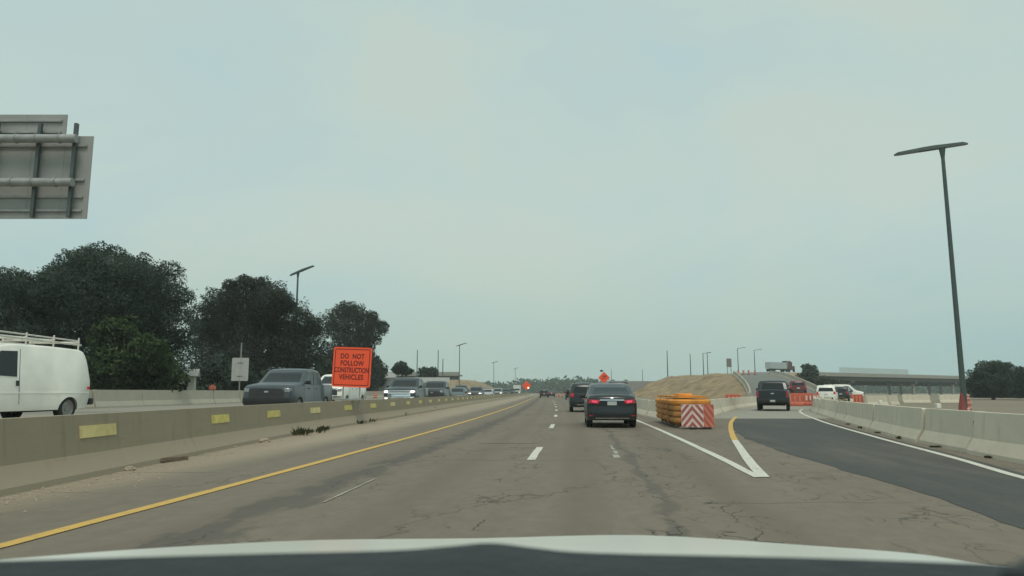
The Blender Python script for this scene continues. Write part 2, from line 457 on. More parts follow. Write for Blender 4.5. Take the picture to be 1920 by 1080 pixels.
line('worn_old_line', 8.2, 10.4, lambda y: X_yel(y) + 1.72 - (y - 8) * .03, 0.025, worn, highway, step=0.3, jit=0.008)
line('white_edge_line', 10.55, 300, lambda y: X_edge(y), 0.15, white, highway, jit=0.006)
line('gore_line', 10.55, 18.5, lambda y: X_rampL(y) + 0.06, 0.17, white, ramp, z=0.010, jit=0.006)
line('gore_yellow_line', 18.5, 36.0, lambda y: X_rampL(y) + 0.06, 0.16, yellow, ramp, z=0.010, jit=0.006)
line('ramp_white_line', -6, 52, X_rampR, 0.15, white, ramp, z=0.010, jit=0.006)

# ---- climbing ramp and the dirt embankment it runs up
RB = [(27, 70, 0.15), (32, 85, 0.6), (38, 105, 1.9), (46, 135, 3.9), (54.5, 165, 5.05), (66, 200, 6.2), (85, 240, 7.6), (100, 262, 8.2)]
fxB = interp([(p[1], p[0]) for p in RB]); fzB = interp([(p[1], p[2]) for p in RB])
grey_asph = road_material('grey_asphalt', (0.20, 0.195, 0.175), wear=0.06)
structure(strip('climbing_ramp', rng(70, 262, 4), lambda y: fxB(y) - 4.2, lambda y: fxB(y) + 4.2, 0.05, grey_asph, cols=2, zf=lambda y, x: fzB(y)))

def dirt_noise(x, y):
    return (math.sin(x * .9 + math.sin(y * .31) * 2) * .18 + math.sin(y * .47 + x * .33) * .22 + math.sin(x * .21 - y * .13) * .3
            + math.sin(x * 1.7 + y * 1.1) * .07)
def hill_h(x, y):
    yy = min(max(y, 70), 262)
    s = x - fxB(yy); zr = fzB(yy)
    end = max(0, y - 262) / 3 + max(0, 70 - y) / 3
    t = min(max((y - 125) / 80, 0), 1); t = t * t * (3 - 2 * t)
    plat = 5.2 + t * 19
    if s < 0:
        run = abs(s) - plat
        drop = max(0, abs(s) - 5.0) * 0.07 * t
        h = zr - 0.08 - drop - (max(0, run) / 2.5)
    else:
        h = zr - 0.08 - max(0, s - 5.2) / 2.2
    rough = dirt_noise(x, y) * min(1, max(0, abs(s) - 5.5) / 4)
    return h - end + rough
hx, hy = rng(4, 128, 2.0), rng(60, 300, 2.4)
hv = [(x, y, max(hill_h(x, y), -0.6)) for y in hy for x in hx]
hf = [(i * len(hx) + j, i * len(hx) + j + 1, (i + 1) * len(hx) + j + 1, (i + 1) * len(hx) + j) for i in range(len(hy) - 1) for j in range(len(hx) - 1)]
dirt = M('bare_dirt', (0.265, 0.19, 0.105), 0.95, var=0.38, scale=0.45, bump=1.0, detail=12)
structure(pyd('dirt_embankment', hv, hf, dirt, smooth=True))

# ------------------------------------------------------------------ concrete barriers
conc_med = concrete_material('median_concrete', (0.335, 0.28, 0.195), dusty=0.75)
conc_pale = concrete_material('pale_concrete', (0.69, 0.62, 0.485), stain=(0.30, 0.27, 0.21), dusty=0.25)
conc_far = concrete_material('weathered_concrete', (0.47, 0.43, 0.34), stain=(0.32, 0.27, 0.2))
JERSEY = [(-.30, 0), (-.29, .08), (-.15, .33), (-.085, .88), (.085, .88), (.15, .33), (.29, .08), (.30, 0)]

def sweep(name, pts, prof, mat, parent=None):
    """profile (offset, height) swept along a polyline of (x, y, z)"""
    v, f = [], []; n = len(prof)
    for i, p in enumerate(pts):
        a = Vector(pts[max(0, i - 1)]); b = Vector(pts[min(len(pts) - 1, i + 1)])
        t = (b - a); t.z = 0; t.normalize(); nx, ny = t.y, -t.x
        for (o, h) in prof: v.append((p[0] + nx * o, p[1] + ny * o, p[2] + h))
    for i in range(len(pts) - 1):
        for k in range(n - 1):
            f.append((i * n + k, i * n + k + 1, (i + 1) * n + k + 1, (i + 1) * n + k))
    f.append(tuple(range(n - 1, -1, -1))); f.append(tuple((len(pts) - 1) * n + k for k in range(n)))
    me = bpy.data.meshes.new(name); me.from_pydata(v, [], f); me.update()
    bm = bmesh.new(); bm.from_mesh(me); bmesh.ops.recalc_face_normals(bm, faces=bm.faces); bm.to_mesh(me); bm.free()
    return link(name, me, mat, parent)

med = empty('median_barrier', (X_bar(10), 10, 0), 0, 'long brown-grey concrete median barrier with yellow reflector panels, left of the highway', 'barrier')
def local(o, root): o.parent = root; o.matrix_parent_inverse = Matrix.Translation(-root.location); return o
for (a, b) in ((-8, 14.2), (14.215, 44), (44.03, 110), (110.1, 420)):
    wall = sweep('wall', [(X_bar(y), y, 0) for y in rng(a, b, 2.0 if b < 120 else 10.0)], JERSEY, conc_med)
    local(wall, med)
panel_me = None
ry = 9.9; idx = 0
refl = M('reflector_yellow', (0.62, 0.50, 0.10), 0.35, var=0.25, scale=5)
refl_pale = M('reflector_pale', (0.66, 0.54, 0.22), 0.4, var=0.15, scale=5)
ry = 10.44; RYS = [10.44, 15.25, 18.8] + [22.5 + 3.9 * i for i in range(26)]
for ry in RYS:
    fh = []
    bm = bmesh.new()
    def face_pt(y, z, off):
        t = (z - .33) / .57; o = .15 + (.085 - .15) * t + off
        return (X_bar(y) + o, y, z)
    for (ya, yb) in ((ry, ry + .98),):
        q = [face_pt(ya, .55, .012), face_pt(yb, .55, .012), face_pt(yb, .72, .012), face_pt(ya, .72, .012)]
        q2 = [face_pt(ya, .55, -.02), face_pt(yb, .55, -.02), face_pt(yb, .72, -.02), face_pt(ya, .72, -.02)]
        vs = [bm.verts.new(p) for p in q]; ws = [bm.verts.new(p) for p in q2]
        bm.faces.new(vs)
        for i in range(4): bm.faces.new((vs[i], ws[i], ws[(i + 1) % 4], vs[(i + 1) % 4]))
    local(from_bm('reflector_panel', bm, refl if idx % 3 else refl_pale), med)
    idx += 1

def segment(name, length, h, mat, slots=True):
    s = h / .9
    prof = [(o, z * s) for (o, z) in JERSEY]
    bm = bmesh.new()
    rows = []
    for y in (-length / 2 + .035, -length / 2 + .09, length / 2 - .09, length / 2 - .035):
        sh = .022 if abs(y) > length / 2 - .06 else 0
        rows.append([bm.verts.new((o * (1 - sh / .3), y, z - (sh if z > .5 else 0))) for (o, z) in prof])
    for i in range(3):
        for k in range(len(prof) - 1): bm.faces.new((rows[i][k], rows[i][k + 1], rows[i + 1][k + 1], rows[i + 1][k]))
    bm.faces.new(rows[0]); bm.faces.new(rows[-1])
    return from_bm(name, bm, mat)

ORD = 'nearest,second,third,fourth,fifth,sixth,seventh,eighth,ninth,tenth,eleventh,twelfth,thirteenth,fourteenth,fifteenth,sixteenth,seventeenth,eighteenth,nineteenth,twentieth,twenty-first,twenty-second,twenty-third,twenty-fourth,twenty-fifth,twenty-sixth,twenty-seventh,twenty-eighth'.split(',')
def barrier_row(fx, fz, y0, y1, length, h, mat, label, group, name='concrete_barrier', caps=None):
    proto = None; y = y0; out = []; key_me = [None]
    while y < y1:
        # step along the curve by one segment
        y2 = y
        while math.hypot(fx(y2) - fx(y), y2 - y) < length: y2 += 0.02
        cx, cy = (fx(y) + fx(y2)) / 2, (y + y2) / 2
        az = math.atan2(fx(y2) - fx(y), y2 - y)
        if proto is None: o = proto = segment(name, length, h, mat)
        else: o = proto.copy(); COL.objects.link(o)
        if key_me[0] is None:
            kb = bmesh.new(); bx(kb, (0, length / 2, .40 * h), (.13, .16, .72 * h)); bx(kb, (0, length / 2, .03), (.44, .14, .06))  # dark box added in the see-through joint, standing in for the gap's shade
            ko = from_bm('joint_shade_key', kb, M('joint_shade', (0.07, 0.065, 0.055), 0.95), o); key_me[0] = ko.data
        else:
            ko = bpy.data.objects.new('joint_shade_key', key_me[0]); COL.objects.link(ko); ko.parent = o
        sl = math.atan2(fz(y2) - fz(y), length)
        o.location = (cx + random.uniform(-.035, .035), cy, (fz(y) + fz(y2)) / 2)
        o.rotation_euler = (sl, 0, -az + random.uniform(-.014, .014))
        tag(o, label.replace('@', ORD[len(out)] + (' from us' if out else ' to us')), 'barrier', group); out.append(o)
        y = y2
    return out

right_row = barrier_row(X_rbar, lambda y: 0.0, 11.6, 66, 3.05, .83, conc_pale, 'pale concrete barrier segment, @ in the curved row right of the exit ramp', 'barrier row right of the exit ramp')
X_far = lambda y: X_bar(y) - 18.0
barrier_row(X_far, lambda y: .292, 36, 150, 5.0, 1.06, conc_far, 'tan concrete barrier segment, @ in the row beyond the oncoming lanes', 'barrier row beyond oncoming lanes')
X_gl = interp([(29.5, 6.55), (37, 6.9), (50, 7.7), (76, 10.6), (110, 14.0)])
barrier_row(X_gl, lambda y: 0.0, 30.0, 70, 3.05, .83, conc_pale, 'concrete barrier segment, @ behind the crash cushion along the highway', 'gore barriers along the highway')
X_gr = interp([(30, 7.45), (40, 11.0), (55.7, 17.3), (68, 23.0)])
barrier_row(X_gr, lambda y: 0.0, 30.6, 66, 3.05, .83, conc_pale, 'concrete barrier segment, @ behind the crash cushion along the ramp', 'gore barriers along the exit ramp')
barrier_row(lambda y: fxB(y) - 4.4, lambda y: fzB(y), 76, 168, 6.0, .85, conc_far, 'concrete barrier segment, @ on the left edge of the climbing ramp', 'left barriers of the climbing ramp')
barrier_row(lambda y: fxB(y) + 4.4, lambda y: fzB(y), 80, 168, 6.0, .85, conc_far, 'concrete barrier segment, @ on the right edge of the climbing ramp', 'right barriers of the climbing ramp')

# white delineators on top of the right row (parts of their segment)
whitep = M('white_plastic', (0.75, 0.72, 0.64), 0.5, var=0.08)
for i in range(1, len(right_row), 2):
    bm = bmesh.new(); bx(bm, (0, .9, .885), (.10, .17, .11), 0, .02)
    from_bm('delineator', bm, whitep, right_row[i])

# ------------------------------------------------------------------ vehicles
glass = M('car_glass', (0.018, 0.024, 0.024), 0.06, var=0.05)
glass.node_tree.nodes['Principled BSDF'].inputs['Specular IOR Level'].default_value = 0.4
tyre_m = M('tyre_rubber', (0.022, 0.022, 0.022), 0.85, var=0.2, scale=8)
rim_m = M('alloy_rim', (0.42, 0.43, 0.43), 0.35, 0.9, var=0.08)
steel_rim = M('white_steel_rim', (0.30, 0.29, 0.27), 0.5, 0.2, var=0.15)
chrome = M('chrome', (0.72, 0.74, 0.74), 0.14, 1.0, var=0.04)
trim = M('black_trim', (0.022, 0.024, 0.025), 0.5, var=0.2)
underm = M('underbody', (0.012, 0.012, 0.012), 0.9)
tail_red = M('tail_lamp_red', (0.42, 0.02, 0.03), 0.2, var=0.1, emis=(1.0, 0.06, 0.12), estr=0.10)
tail_lit = M('tail_lamp_lit', (0.55, 0.04, 0.07), 0.2, var=0.1, emis=(1.0, 0.12, 0.22), estr=0.5)
head_clear = M('headlamp_lens', (0.26, 0.28, 0.28), 0.12, 0.3, var=0.1)
head_lit = M('headlamp_lit', (0.8, 0.8, 0.78), 0.15, 0.0, var=0.05, emis=(1.0, 0.97, 0.9), estr=1.3)
amber = M('amber_lamp', (0.6, 0.22, 0.02), 0.3)
plate_m = M('plate_white', (0.55, 0.58, 0.56), 0.5, var=0.1, scale=20)
plate_green = M('plate_green', (0.06, 0.16, 0.10), 0.5)

def paint(name, col, rough=0.32):
    return M('paint_' + name, col, rough, 0.0, var=0.10, scale=1.4, coat=0.25)

def chaikin(pts, cut=.08):
    q = [pts[0]]
    for a, b in zip(pts[:-1], pts[1:]):
        ln = math.hypot(b[0] - a[0], b[1] - a[1]); t = min(.25, cut / ln)
        q.append((a[0] + (b[0] - a[0]) * t, a[1] + (b[1] - a[1]) * t)); q.append((b[0] + (a[0] - b[0]) * t, b[1] + (a[1] - b[1]) * t))
    q.append(pts[-1])
    return q

def arch(yc, r, z0, n=9, front_first=False):
    """bottom edge running from rear to front over a wheel"""
    out = []
    for i in range(n + 1):
        a = math.pi - math.pi * i / n
        zz = z0 + 0.0 if i in (0, n) else max(z0, r * .98 * math.sin(a) + r * 0.92)
        out.append((yc + (r + .06) * math.cos(a), zz))
    return out

SPEC = {
    # top: outline from the rear bumper over the roof to the front bumper (y forward, z up)
    'sedan': dict(L=4.63, W=1.76, belt=.90, roof=1.5, tum=.20, plan=.13, wheel=(-1.33, 1.37, .325), z0=.24,
        top=[(-2.27, .26), (-2.31, .50), (-2.26, .72), (-2.29, .92), (-2.20, 1.06), (-1.78, 1.10), (-1.02, 1.43), (-.55, 1.49), (.15, 1.50), (.52, 1.44), (1.22, 1.00), (2.0, .84), (2.24, .70), (2.32, .48), (2.26, .26)]),
    'suv': dict(L=4.75, W=1.90, belt=1.02, roof=1.74, tum=.17, plan=.11, wheel=(-1.38, 1.42, .36), z0=.30,
        top=[(-2.30, .34), (-2.37, .60), (-2.33, .86), (-2.34, 1.08), (-2.10, 1.58), (-1.95, 1.70), (-1.2, 1.74), (-.1, 1.74), (.38, 1.66), (1.12, 1.14), (2.1, 1.02), (2.32, .86), (2.38, .56), (2.30, .34)]),
    'pickup': dict(L=5.9, W=2.04, belt=1.20, roof=1.95, tum=.17, plan=.07, wheel=(-1.72, 1.90, .41), z0=.44,
        top=[(-2.86, .50), (-2.95, .62), (-2.92, .76), (-2.92, 1.27), (-2.85, 1.31), (-1.34, 1.31), (-1.26, 1.34), (-1.08, 1.80), (-.92, 1.91), (-.5, 1.95), (.25, 1.95), (.60, 1.88), (1.36, 1.36), (2.60, 1.24), (2.86, 1.14), (2.93, .80), (2.97, .58), (2.86, .42)]),
    'van': dict(L=5.5, W=2.0, belt=1.18, roof=2.1, tum=.14, plan=.06, wheel=(-1.78, 1.72, .37), z0=.34,
        top=[(-2.66, .38), (-2.72, .60), (-2.74, 1.15), (-2.62, 1.75), (-2.48, 2.02), (-2.30, 2.09), (-1.0, 2.12), (.45, 2.11), (.92, 2.04), (1.72, 1.28), (2.55, 1.12), (2.70, .98), (2.76, .60), (2.66, .38)]),
}

class Body:
    def __init__(self, kind, mat, root):
        s = SPEC[kind]; self.s = s; self.root = root
        wr, wf, r = s['wheel']; z0 = s['z0']
        prof = chaikin(s['top'], {'sedan': .14, 'suv': .10, 'pickup': .055, 'van': .08}[kind])
        bottom = []
        bottom += arch(wr, r, z0); bottom += arch(wf, r, z0)
        poly = prof[::-1]                        # front -> rear over the roof
        ring = poly + bottom                     # then rear -> front along the sill
        W, L = s['W'], s['L']
        ts = [-1, -.965, -.88, -.5, 0, .5, .88, .965, 1]
        ins = {1: .055, .965: .018, .88: 0, .5: 0, 0: 0}
        zc = (s['belt'] + z0) / 2
        v, f = [], []
        def mp(t, y, z):
            at = abs(t); i = ins[at]
            k = max(0, (z - s['belt']) / (s['roof'] - s['belt']))
            side = 1 - s['tum'] * k
            low = max(0, (s['belt'] * .55 - z) / (s['belt'] * .55)) * (.10 if kind == 'van' else .05)
            yy = y - math.copysign(1, y) * s['plan'] * (abs(y) / (L / 2)) ** 4 * at ** 4 * (1.6 if kind in ('sedan', 'suv') else 1.2)
            # corners also narrow in plan towards nose and tail
            side *= 1 - .05 * (abs(y) / (L / 2)) ** 6
            zz = z - i * (1 if z > zc else 0)
            crown = .035 * (1 - at ** 2) if z > s['belt'] + .02 else 0
            yi = yy * (1 - i * .3)
            return (t * W / 2 * (side - low), yi, zz + crown)
        n = len(ring)
        for t in ts:
            for (y, z) in ring: v.append(mp(t, y, z))
        for a in range(len(ts) - 1):
            for b in range(n):
                c = (b + 1) % n
                f.append((a * n + b, a * n + c, (a + 1) * n + c, (a + 1) * n + b))
        f.append(tuple(range(n - 1, -1, -1))); f.append(tuple((len(ts) - 1) * n + b for b in range(n)))
        me = bpy.data.meshes.new('body'); me.from_pydata(v, [], f); me.update()
        bm = bmesh.new(); bm.from_mesh(me); bmesh.ops.triangulate(bm, faces=[q for q in bm.faces if len(q.verts) > 4])
        bmesh.ops.recalc_face_normals(bm, faces=bm.faces)
        self.bvh = BVHTree.FromBMesh(bm); bm.to_mesh(me); bm.free()
        self.obj = link('body', me, mat, root, smooth=True)
    def hit(self, side, a, b):
        o, d = {'front': ((a, 9, b), (0, -1, 0)), 'rear': ((a, -9, b), (0, 1, 0)),
                'left': ((-9, a, b), (1, 0, 0)), 'right': ((9, a, b), (-1, 0, 0)), 'top': ((a, b, 9), (0, 0, -1))}[side]
        h = self.bvh.ray_cast(Vector(o), Vector(d))
        return (h[0], Vector(d)) if h[0] is not None else (None, Vector(d))
    def patch(self, name, side, q, mat, n=6, m=4, off=.012, parent=None, skirt=.03):
        """panel lying on the body: q = 4 corners (bl, br, tr, tl) seen from that side"""
        grid = []
        for j in range(m + 1):
            row = []
            for i in range(n + 1):
                s, t = i / n, j / m
                a = (q[0][0] * (1 - s) + q[1][0] * s) * (1 - t) + (q[3][0] * (1 - s) + q[2][0] * s) * t
                b = (q[0][1] * (1 - s) + q[1][1] * s) * (1 - t) + (q[3][1] * (1 - s) + q[2][1] * s) * t
                h, d = self.hit(side, a, b)
                row.append(None if h is None else (h - d * off, h + d * skirt))
            grid.append(row)
        bm = bmesh.new(); top, bot = {}, {}
        for j in range(m + 1):
            for i in range(n + 1):
                if grid[j][i]: top[(i, j)] = bm.verts.new(grid[j][i][0]); bot[(i, j)] = bm.verts.new(grid[j][i][1])
        for j in range(m):
            for i in range(n):
                ks = [(i, j), (i + 1, j), (i + 1, j + 1), (i, j + 1)]
                if all(k_ in top for k_ in ks): bm.faces.new([top[k_] for k_ in ks])
        edge = [(i, 0) for i in range(n)] + [(n, j) for j in range(m)] + [(i, m) for i in range(n, 0, -1)] + [(0, j) for j in range(m, 0, -1)]
        for a, b in zip(edge, edge[1:] + edge[:1]):
            if a in top and b in top: bm.faces.new((top[a], bot[a], bot[b], top[b]))
        return from_bm(name, bm, mat, parent or self.root, smooth=True)

def wheels(body, rim=rim_m):
    s = body.s; wr, wf, r = s['wheel']; W = s['W']
    for y in (wr, wf):
        for sx in (-1, 1):
            w = .21
            x = sx * (W / 2 - (.135 if W != 2.0 else .19))
            wo = lathe('wheel', [(r * .62, -w / 2), (r * .9, -w / 2), (r, -w / 2 + .035), (r, w / 2 - .035), (r * .9, w / 2), (r * .62, w / 2)], tyre_m, body.root, 22, 'X', (x, y, r))
            v, f = [], []
            hub = lathe('rim', [(.001, sx * (w / 2 - .03)), (r * .18, sx * (w / 2 - .025)), (r * .22, sx * (w / 2 - .05)), (r * .5, sx * (w / 2 - .06)), (r * .6, sx * (w / 2 - .005)), (r * .66, sx * (w / 2 + .002))], rim, wo, 20, 'X', (x, y, r))
    box('underbody', (0, (wr + wf) / 2, r * 1.05), (W * .72, abs(wf - wr) * 1.35, r * .5), underm, body.root)

def mirrors(body, y, z, mat):
    s = body.s
    for sx in (-1, 1):
        h, d = body.hit('right' if sx > 0 else 'left', y, z)
        x = abs(h.x) if h else s['W'] / 2
        bm = bmesh.new(); bx(bm, (sx * (x + .13), y, z + .03), (.20, .10, .15), 0, .03); bx(bm, (sx * (x + .02), y, z - .02), (.12, .05, .05))
        from_bm('mirror', bm, mat, body.root)

def sides(body, wins, mat=glass):
    for q in wins:
        body.patch('side_window', 'right', q, mat, 4, 3)
        body.patch('side_window', 'left', q, mat, 4, 3)

def V(kind, name, loc, az, label, cat, group, col, lit=False, **o):
    """a vehicle standing at loc; az = heading measured from +y towards +x"""
    root = empty(name, loc, -az, label, cat, group)
    pm = paint(col[0], col[1], col[2] if len(col) > 2 else .32)
    b = Body(kind, pm, root); s = b.s; W = s['W']
    wheels(b, o.get('rim', rim_m))
    hd = head_lit if lit else head_clear
    tl = tail_lit if o.get('brake') else tail_red
    p = b.patch
    if kind == 'sedan':
        sides(b, [((-.05, .98), (.98, 1.0), (.42, 1.36), (-.05, 1.40)), ((-1.12, 1.02), (-.13, .98), (-.13, 1.40), (-.72, 1.38))])
        p('windscreen', 'front', ((-.66, 1.05), (.66, 1.05), (.52, 1.40), (-.52, 1.40)), glass)
        p('rear_window', 'rear', ((-.64, 1.14), (.64, 1.14), (.50, 1.405), (-.50, 1.405)), glass)
        p('spoiler_lip', 'rear', ((-.60, 1.075), (.60, 1.075), (.58, 1.10), (-.58, 1.10)), trim, 6, 1, .02)
        for sx in (-1, 1):
            q = ((.46, .80), (.83, .84), (.84, .96), (.40, .93)) if sx > 0 else ((-.83, .84), (-.46, .80), (-.40, .93), (-.84, .96))
            lamp = p('tail_light', 'rear', q, tail_red, 5, 3, .014)
            q = ((.50, .83), (.66, .85), (.68, .92), (.48, .91)) if sx > 0 else ((-.66, .85), (-.50, .83), (-.48, .91), (-.68, .92))
            p('lamp_core', 'rear', q, tl, 3, 2, .022, lamp)
            q = ((.44, .60), (.80, .66), (.82, .76), (.50, .72))
            if sx < 0: q = tuple((-a, c) for a, c in (q[1], q[0], q[3], q[2]))
            p('headlight', 'front', q, hd, 4, 2)
            p('reflector', 'rear', ((sx * .70 - .07, .40), (sx * .70 + .07, .40), (sx * .70 + .07, .43), (sx * .70 - .07, .43)), tail_red, 2, 1, .01)
        p('chrome_strip', 'rear', ((-.42, .915), (.42, .915), (.40, .95), (-.40, .95)), chrome, 6, 1, .02)
        p('badge', 'rear', ((-.045, .98), (.045, .98), (.045, 1.02), (-.045, 1.02)), rim_m, 3, 2, .015)
        p('license_plate', 'rear', ((-.155, .76), (.155, .76), (.155, .885), (-.155, .885)), plate_m, 2, 2, .018)
        p('bumper_insert', 'rear', ((-.62, .29), (.62, .29), (.66, .42), (-.66, .42)), trim, 6, 2, .012)
        p('bumper_trim', 'rear', ((-.56, .315), (.56, .315), (.56, .34), (-.56, .34)), chrome, 6, 1, .028)
        p('grille', 'front', ((-.42, .40), (.42, .40), (.40, .66), (-.40, .66)), trim)
        mirrors(b, .92, 1.0, trim)
    if kind == 'suv':
        sides(b, [((-.05, 1.10), (.92, 1.12), (.36, 1.56), (-.05, 1.60)), ((-1.05, 1.10), (-.13, 1.10), (-.13, 1.60), (-1.05, 1.60)), ((-1.85, 1.14), (-1.13, 1.10), (-1.13, 1.60), (-1.72, 1.56))])
        p('windscreen', 'front', ((-.72, 1.18), (.72, 1.18), (.62, 1.60), (-.62, 1.60)), glass)
        p('rear_window', 'rear', ((-.70, 1.16), (.70, 1.16), (.59, 1.52), (-.59, 1.52)), glass)
        for sx in (-1, 1):
            q = ((.66, .90), (.88, .90), (.84, 1.14), (.70, 1.14))
            if sx < 0: q = tuple((-a, c) for a, c in (q[1], q[0], q[3], q[2]))
            p('tail_light', 'rear', q, tl, 3, 3, .014)
            q = ((.52, .78), (.86, .80), (.86, .92), (.54, .92))
            if sx < 0: q = tuple((-a, c) for a, c in (q[1], q[0], q[3], q[2]))
            p('headlight', 'front', q, hd, 4, 2)
            rod('roof_rail', (sx * .62, -1.6, 1.79), (sx * .62, .1, 1.80), .02, trim, root)
        p('license_plate', 'rear', ((-.155, .80), (.155, .80), (.155, .93), (-.155, .93)), plate_m, 2, 2, .018)
        p('bumper_insert', 'rear', ((-.80, .40), (.80, .40), (.82, .58), (-.82, .58)), trim, 6, 2, .012)
        p('bumper_trim', 'rear', ((-.5, .42), (.5, .42), (.5, .47), (-.5, .47)), chrome, 6, 1, .03)
        p('grille', 'front', ((-.46, .62), (.46, .62), (.46, .88), (-.46, .88)), trim)
        p('front_bumper_insert', 'front', ((-.8, .40), (.8, .40), (.8, .54), (-.8, .54)), trim)
        mirrors(b, .86, 1.14, trim)
    if kind == 'pickup':
        sides(b, [((-.08, 1.28), (1.08, 1.32), (.56, 1.80), (-.08, 1.85)), ((-1.06, 1.30), (-.18, 1.28), (-.18, 1.85), (-.90, 1.82))])
        p('windscreen', 'front', ((-.78, 1.40), (.78, 1.40), (.68, 1.84), (-.68, 1.84)), glass)
        p('rear_window', 'rear', ((-.70, 1.38), (.70, 1.38), (.62, 1.78), (-.62, 1.78)), glass)
        p('tailgate', 'rear', ((-.76, .78), (.76, .78), (.76, 1.25), (-.76, 1.25)), pm, 4, 3, .014)
        p('tailgate_badge', 'rear', ((-.10, 1.06), (.10, 1.06), (.10, 1.13), (-.10, 1.13)), chrome, 2, 1, .022)
        p('rear_bumper', 'rear', ((-.95, .54), (.95, .54), (.95, .72), (-.95, .72)), o.get('rbump', trim), 6, 2, .06)
        p('license_plate', 'rear', ((-.155, .56), (.155, .56), (.155, .69), (-.155, .69)), plate_m, 2, 2, .075)
        gm = o.get('grille', trim)
        p('grille', 'front', ((-.72, .76), (.72, .76), (.70, 1.13), (-.70, 1.13)), gm, 6, 3, .014)
        p('lower_intake', 'front', ((-.6, .44), (.6, .44), (.6, .50), (-.6, .50)), trim, 5, 1, .02)
        for sd_ in ('left', 'right'):
            p('rocker_panel', sd_, ((-1.2, .47), (1.3, .47), (1.3, .56), (-1.2, .56)), o.get('rocker', rim_m), 5, 1, .02)
            for hy_ in (-.62, .42): p('door_handle', sd_, ((hy_, 1.10), (hy_ + .18, 1.10), (hy_ + .18, 1.14), (hy_, 1.14)), trim, 2, 1, .02)
        for gz in (.88, .97, 1.06):
            p('grille_bar', 'front', ((-.62, gz), (.62, gz), (.62, gz + .025), (-.62, gz + .025)), o.get('bars', trim), 5, 1, .028)
        p('front_badge', 'front', ((-.08, .95), (.08, .95), (.08, 1.01), (-.08, 1.01)), rim_m, 3, 2, .035)
        p('front_bumper', 'front', ((-.96, .50), (.96, .50), (.96, .74), (-.96, .74)), o.get('fbump', trim), 7, 2, .05)
        for sx in (-1, 1):
            q = ((.72, .97), (.98, .97), (.97, 1.12), (.72, 1.12))
            if sx < 0: q = tuple((-a, c) for a, c in (q[1], q[0], q[3], q[2]))
            p('headlight', 'front', q, hd, 4, 3, .016)
            if o.get('fog'):
                q = ((sx * .80 - .09, .56), (sx * .80 + .09, .56), (sx * .80 + .09, .68), (sx * .80 - .09, .68))
                p('fog_light', 'front', q, head_lit, 3, 2, .065)
            q = ((.84, .84), (.98, .84), (.98, 1.24), (.84, 1.24))
            if sx < 0: q = tuple((-a, c) for a, c in (q[1], q[0], q[3], q[2]))
            p('tail_light', 'rear', q, tl, 2, 3, .016)
        for yy in (-.14, 1.12, -1.12):
            for sd_ in ('left', 'right'):
                p('door_seam', sd_, ((yy - .006, .62), (yy + .006, .62), (yy + .006, 1.24), (yy - .006, 1.24)), trim, 1, 4, .003)
        mirrors(b, 1.0, 1.34, trim)
    if kind == 'van':
        q = ((.28, 1.24), (1.38, 1.28), (.86, 1.90), (.28, 1.92))
        sides(b, [q])
        p('windscreen', 'front', ((-.80, 1.36), (.80, 1.36), (.70, 1.96), (-.70, 1.96)), glass)
        for sx in (-1, 1):
            q = ((sx * .42 - .28, 1.30), (sx * .42 + .28, 1.30), (sx * .40 + .26, 1.80), (sx * .40 - .26, 1.80))
            p('rear_window', 'rear', q, glass, 3, 3)
            q = ((.80, .92), (.92, .92), (.90, 1.25), (.80, 1.25))
            if sx < 0: q = tuple((-a, c) for a, c in (q[1], q[0], q[3], q[2]))
            p('tail_light', 'rear', q, tail_red, 2, 3, .016)
            q = ((.62, .74), (.94, .74), (.94, .96), (.62, .96))
            if sx < 0: q = tuple((-a, c) for a, c in (q[1], q[0], q[3], q[2]))
            p('headlight', 'front', q, hd, 3, 2)
        for sd_ in ('left', 'right'):
            for yy in (.18, 1.62):
                p('door_seam', sd_, ((yy - .008, .52), (yy + .008, .52), (yy + .008, 1.98 if yy < 1 else 1.2), (yy - .008, 1.98 if yy < 1 else 1.2)), trim, 1, 5, .003)
            p('door_handle', sd_, ((.22, 1.0), (.30, 1.0), (.30, 1.14), (.22, 1.14)), trim, 2, 2, .03)
            p('side_crease', sd_, ((-2.6, .80), (2.5, .80), (2.5, .83), (-2.6, .83)), pm, 10, 1, .012)
            p('marker_lamp', sd_, ((-2.62, .92), (-2.50, .92), (-2.50, 1.0), (-2.62, 1.0)), tail_red, 2, 1, .01)
        p('grille', 'front', ((-.58, .70), (.58, .70), (.58, .98), (-.58, .98)), trim)
        bm = bmesh.new(); bx(bm, (0, -2.78, .56), (1.9, .16, .20), 0, .04); from_bm('rear_bumper', bm, trim, root)
        bm = bmesh.new(); bx(bm, (0, 2.80, .54), (1.94, .16, .22), 0, .04); from_bm('front_bumper', bm, chrome, root)
        mirrors(b, 1.30, 1.34, trim)
    return root, b

def lane_pt(y, d):                                    # d metres left of the median barrier
    x = X_bar(y) - d
    return (x, y, z_opp(y, x)), math.atan2(X_bar(y + 4) - X_bar(y - 4), 8) + math.pi

BLACK = ('black', (0.016, 0.022, 0.024)); DGREY = ('dark_grey', (0.022, 0.027, 0.030)); SLATE = ('slate', (0.040, 0.050, 0.058))
WHITE = ('white', (0.88, 0.85, 0.76)); SILVER = ('silver', (0.36, 0.38, 0.38)); BLUEBLK = ('blue_black', (0.020, 0.030, 0.034)); MAROON = ('maroon', (0.14, 0.03, 0.03))
fwd = lambda fx, y: math.atan2(fx(y + 3) - fx(y - 3), 6)

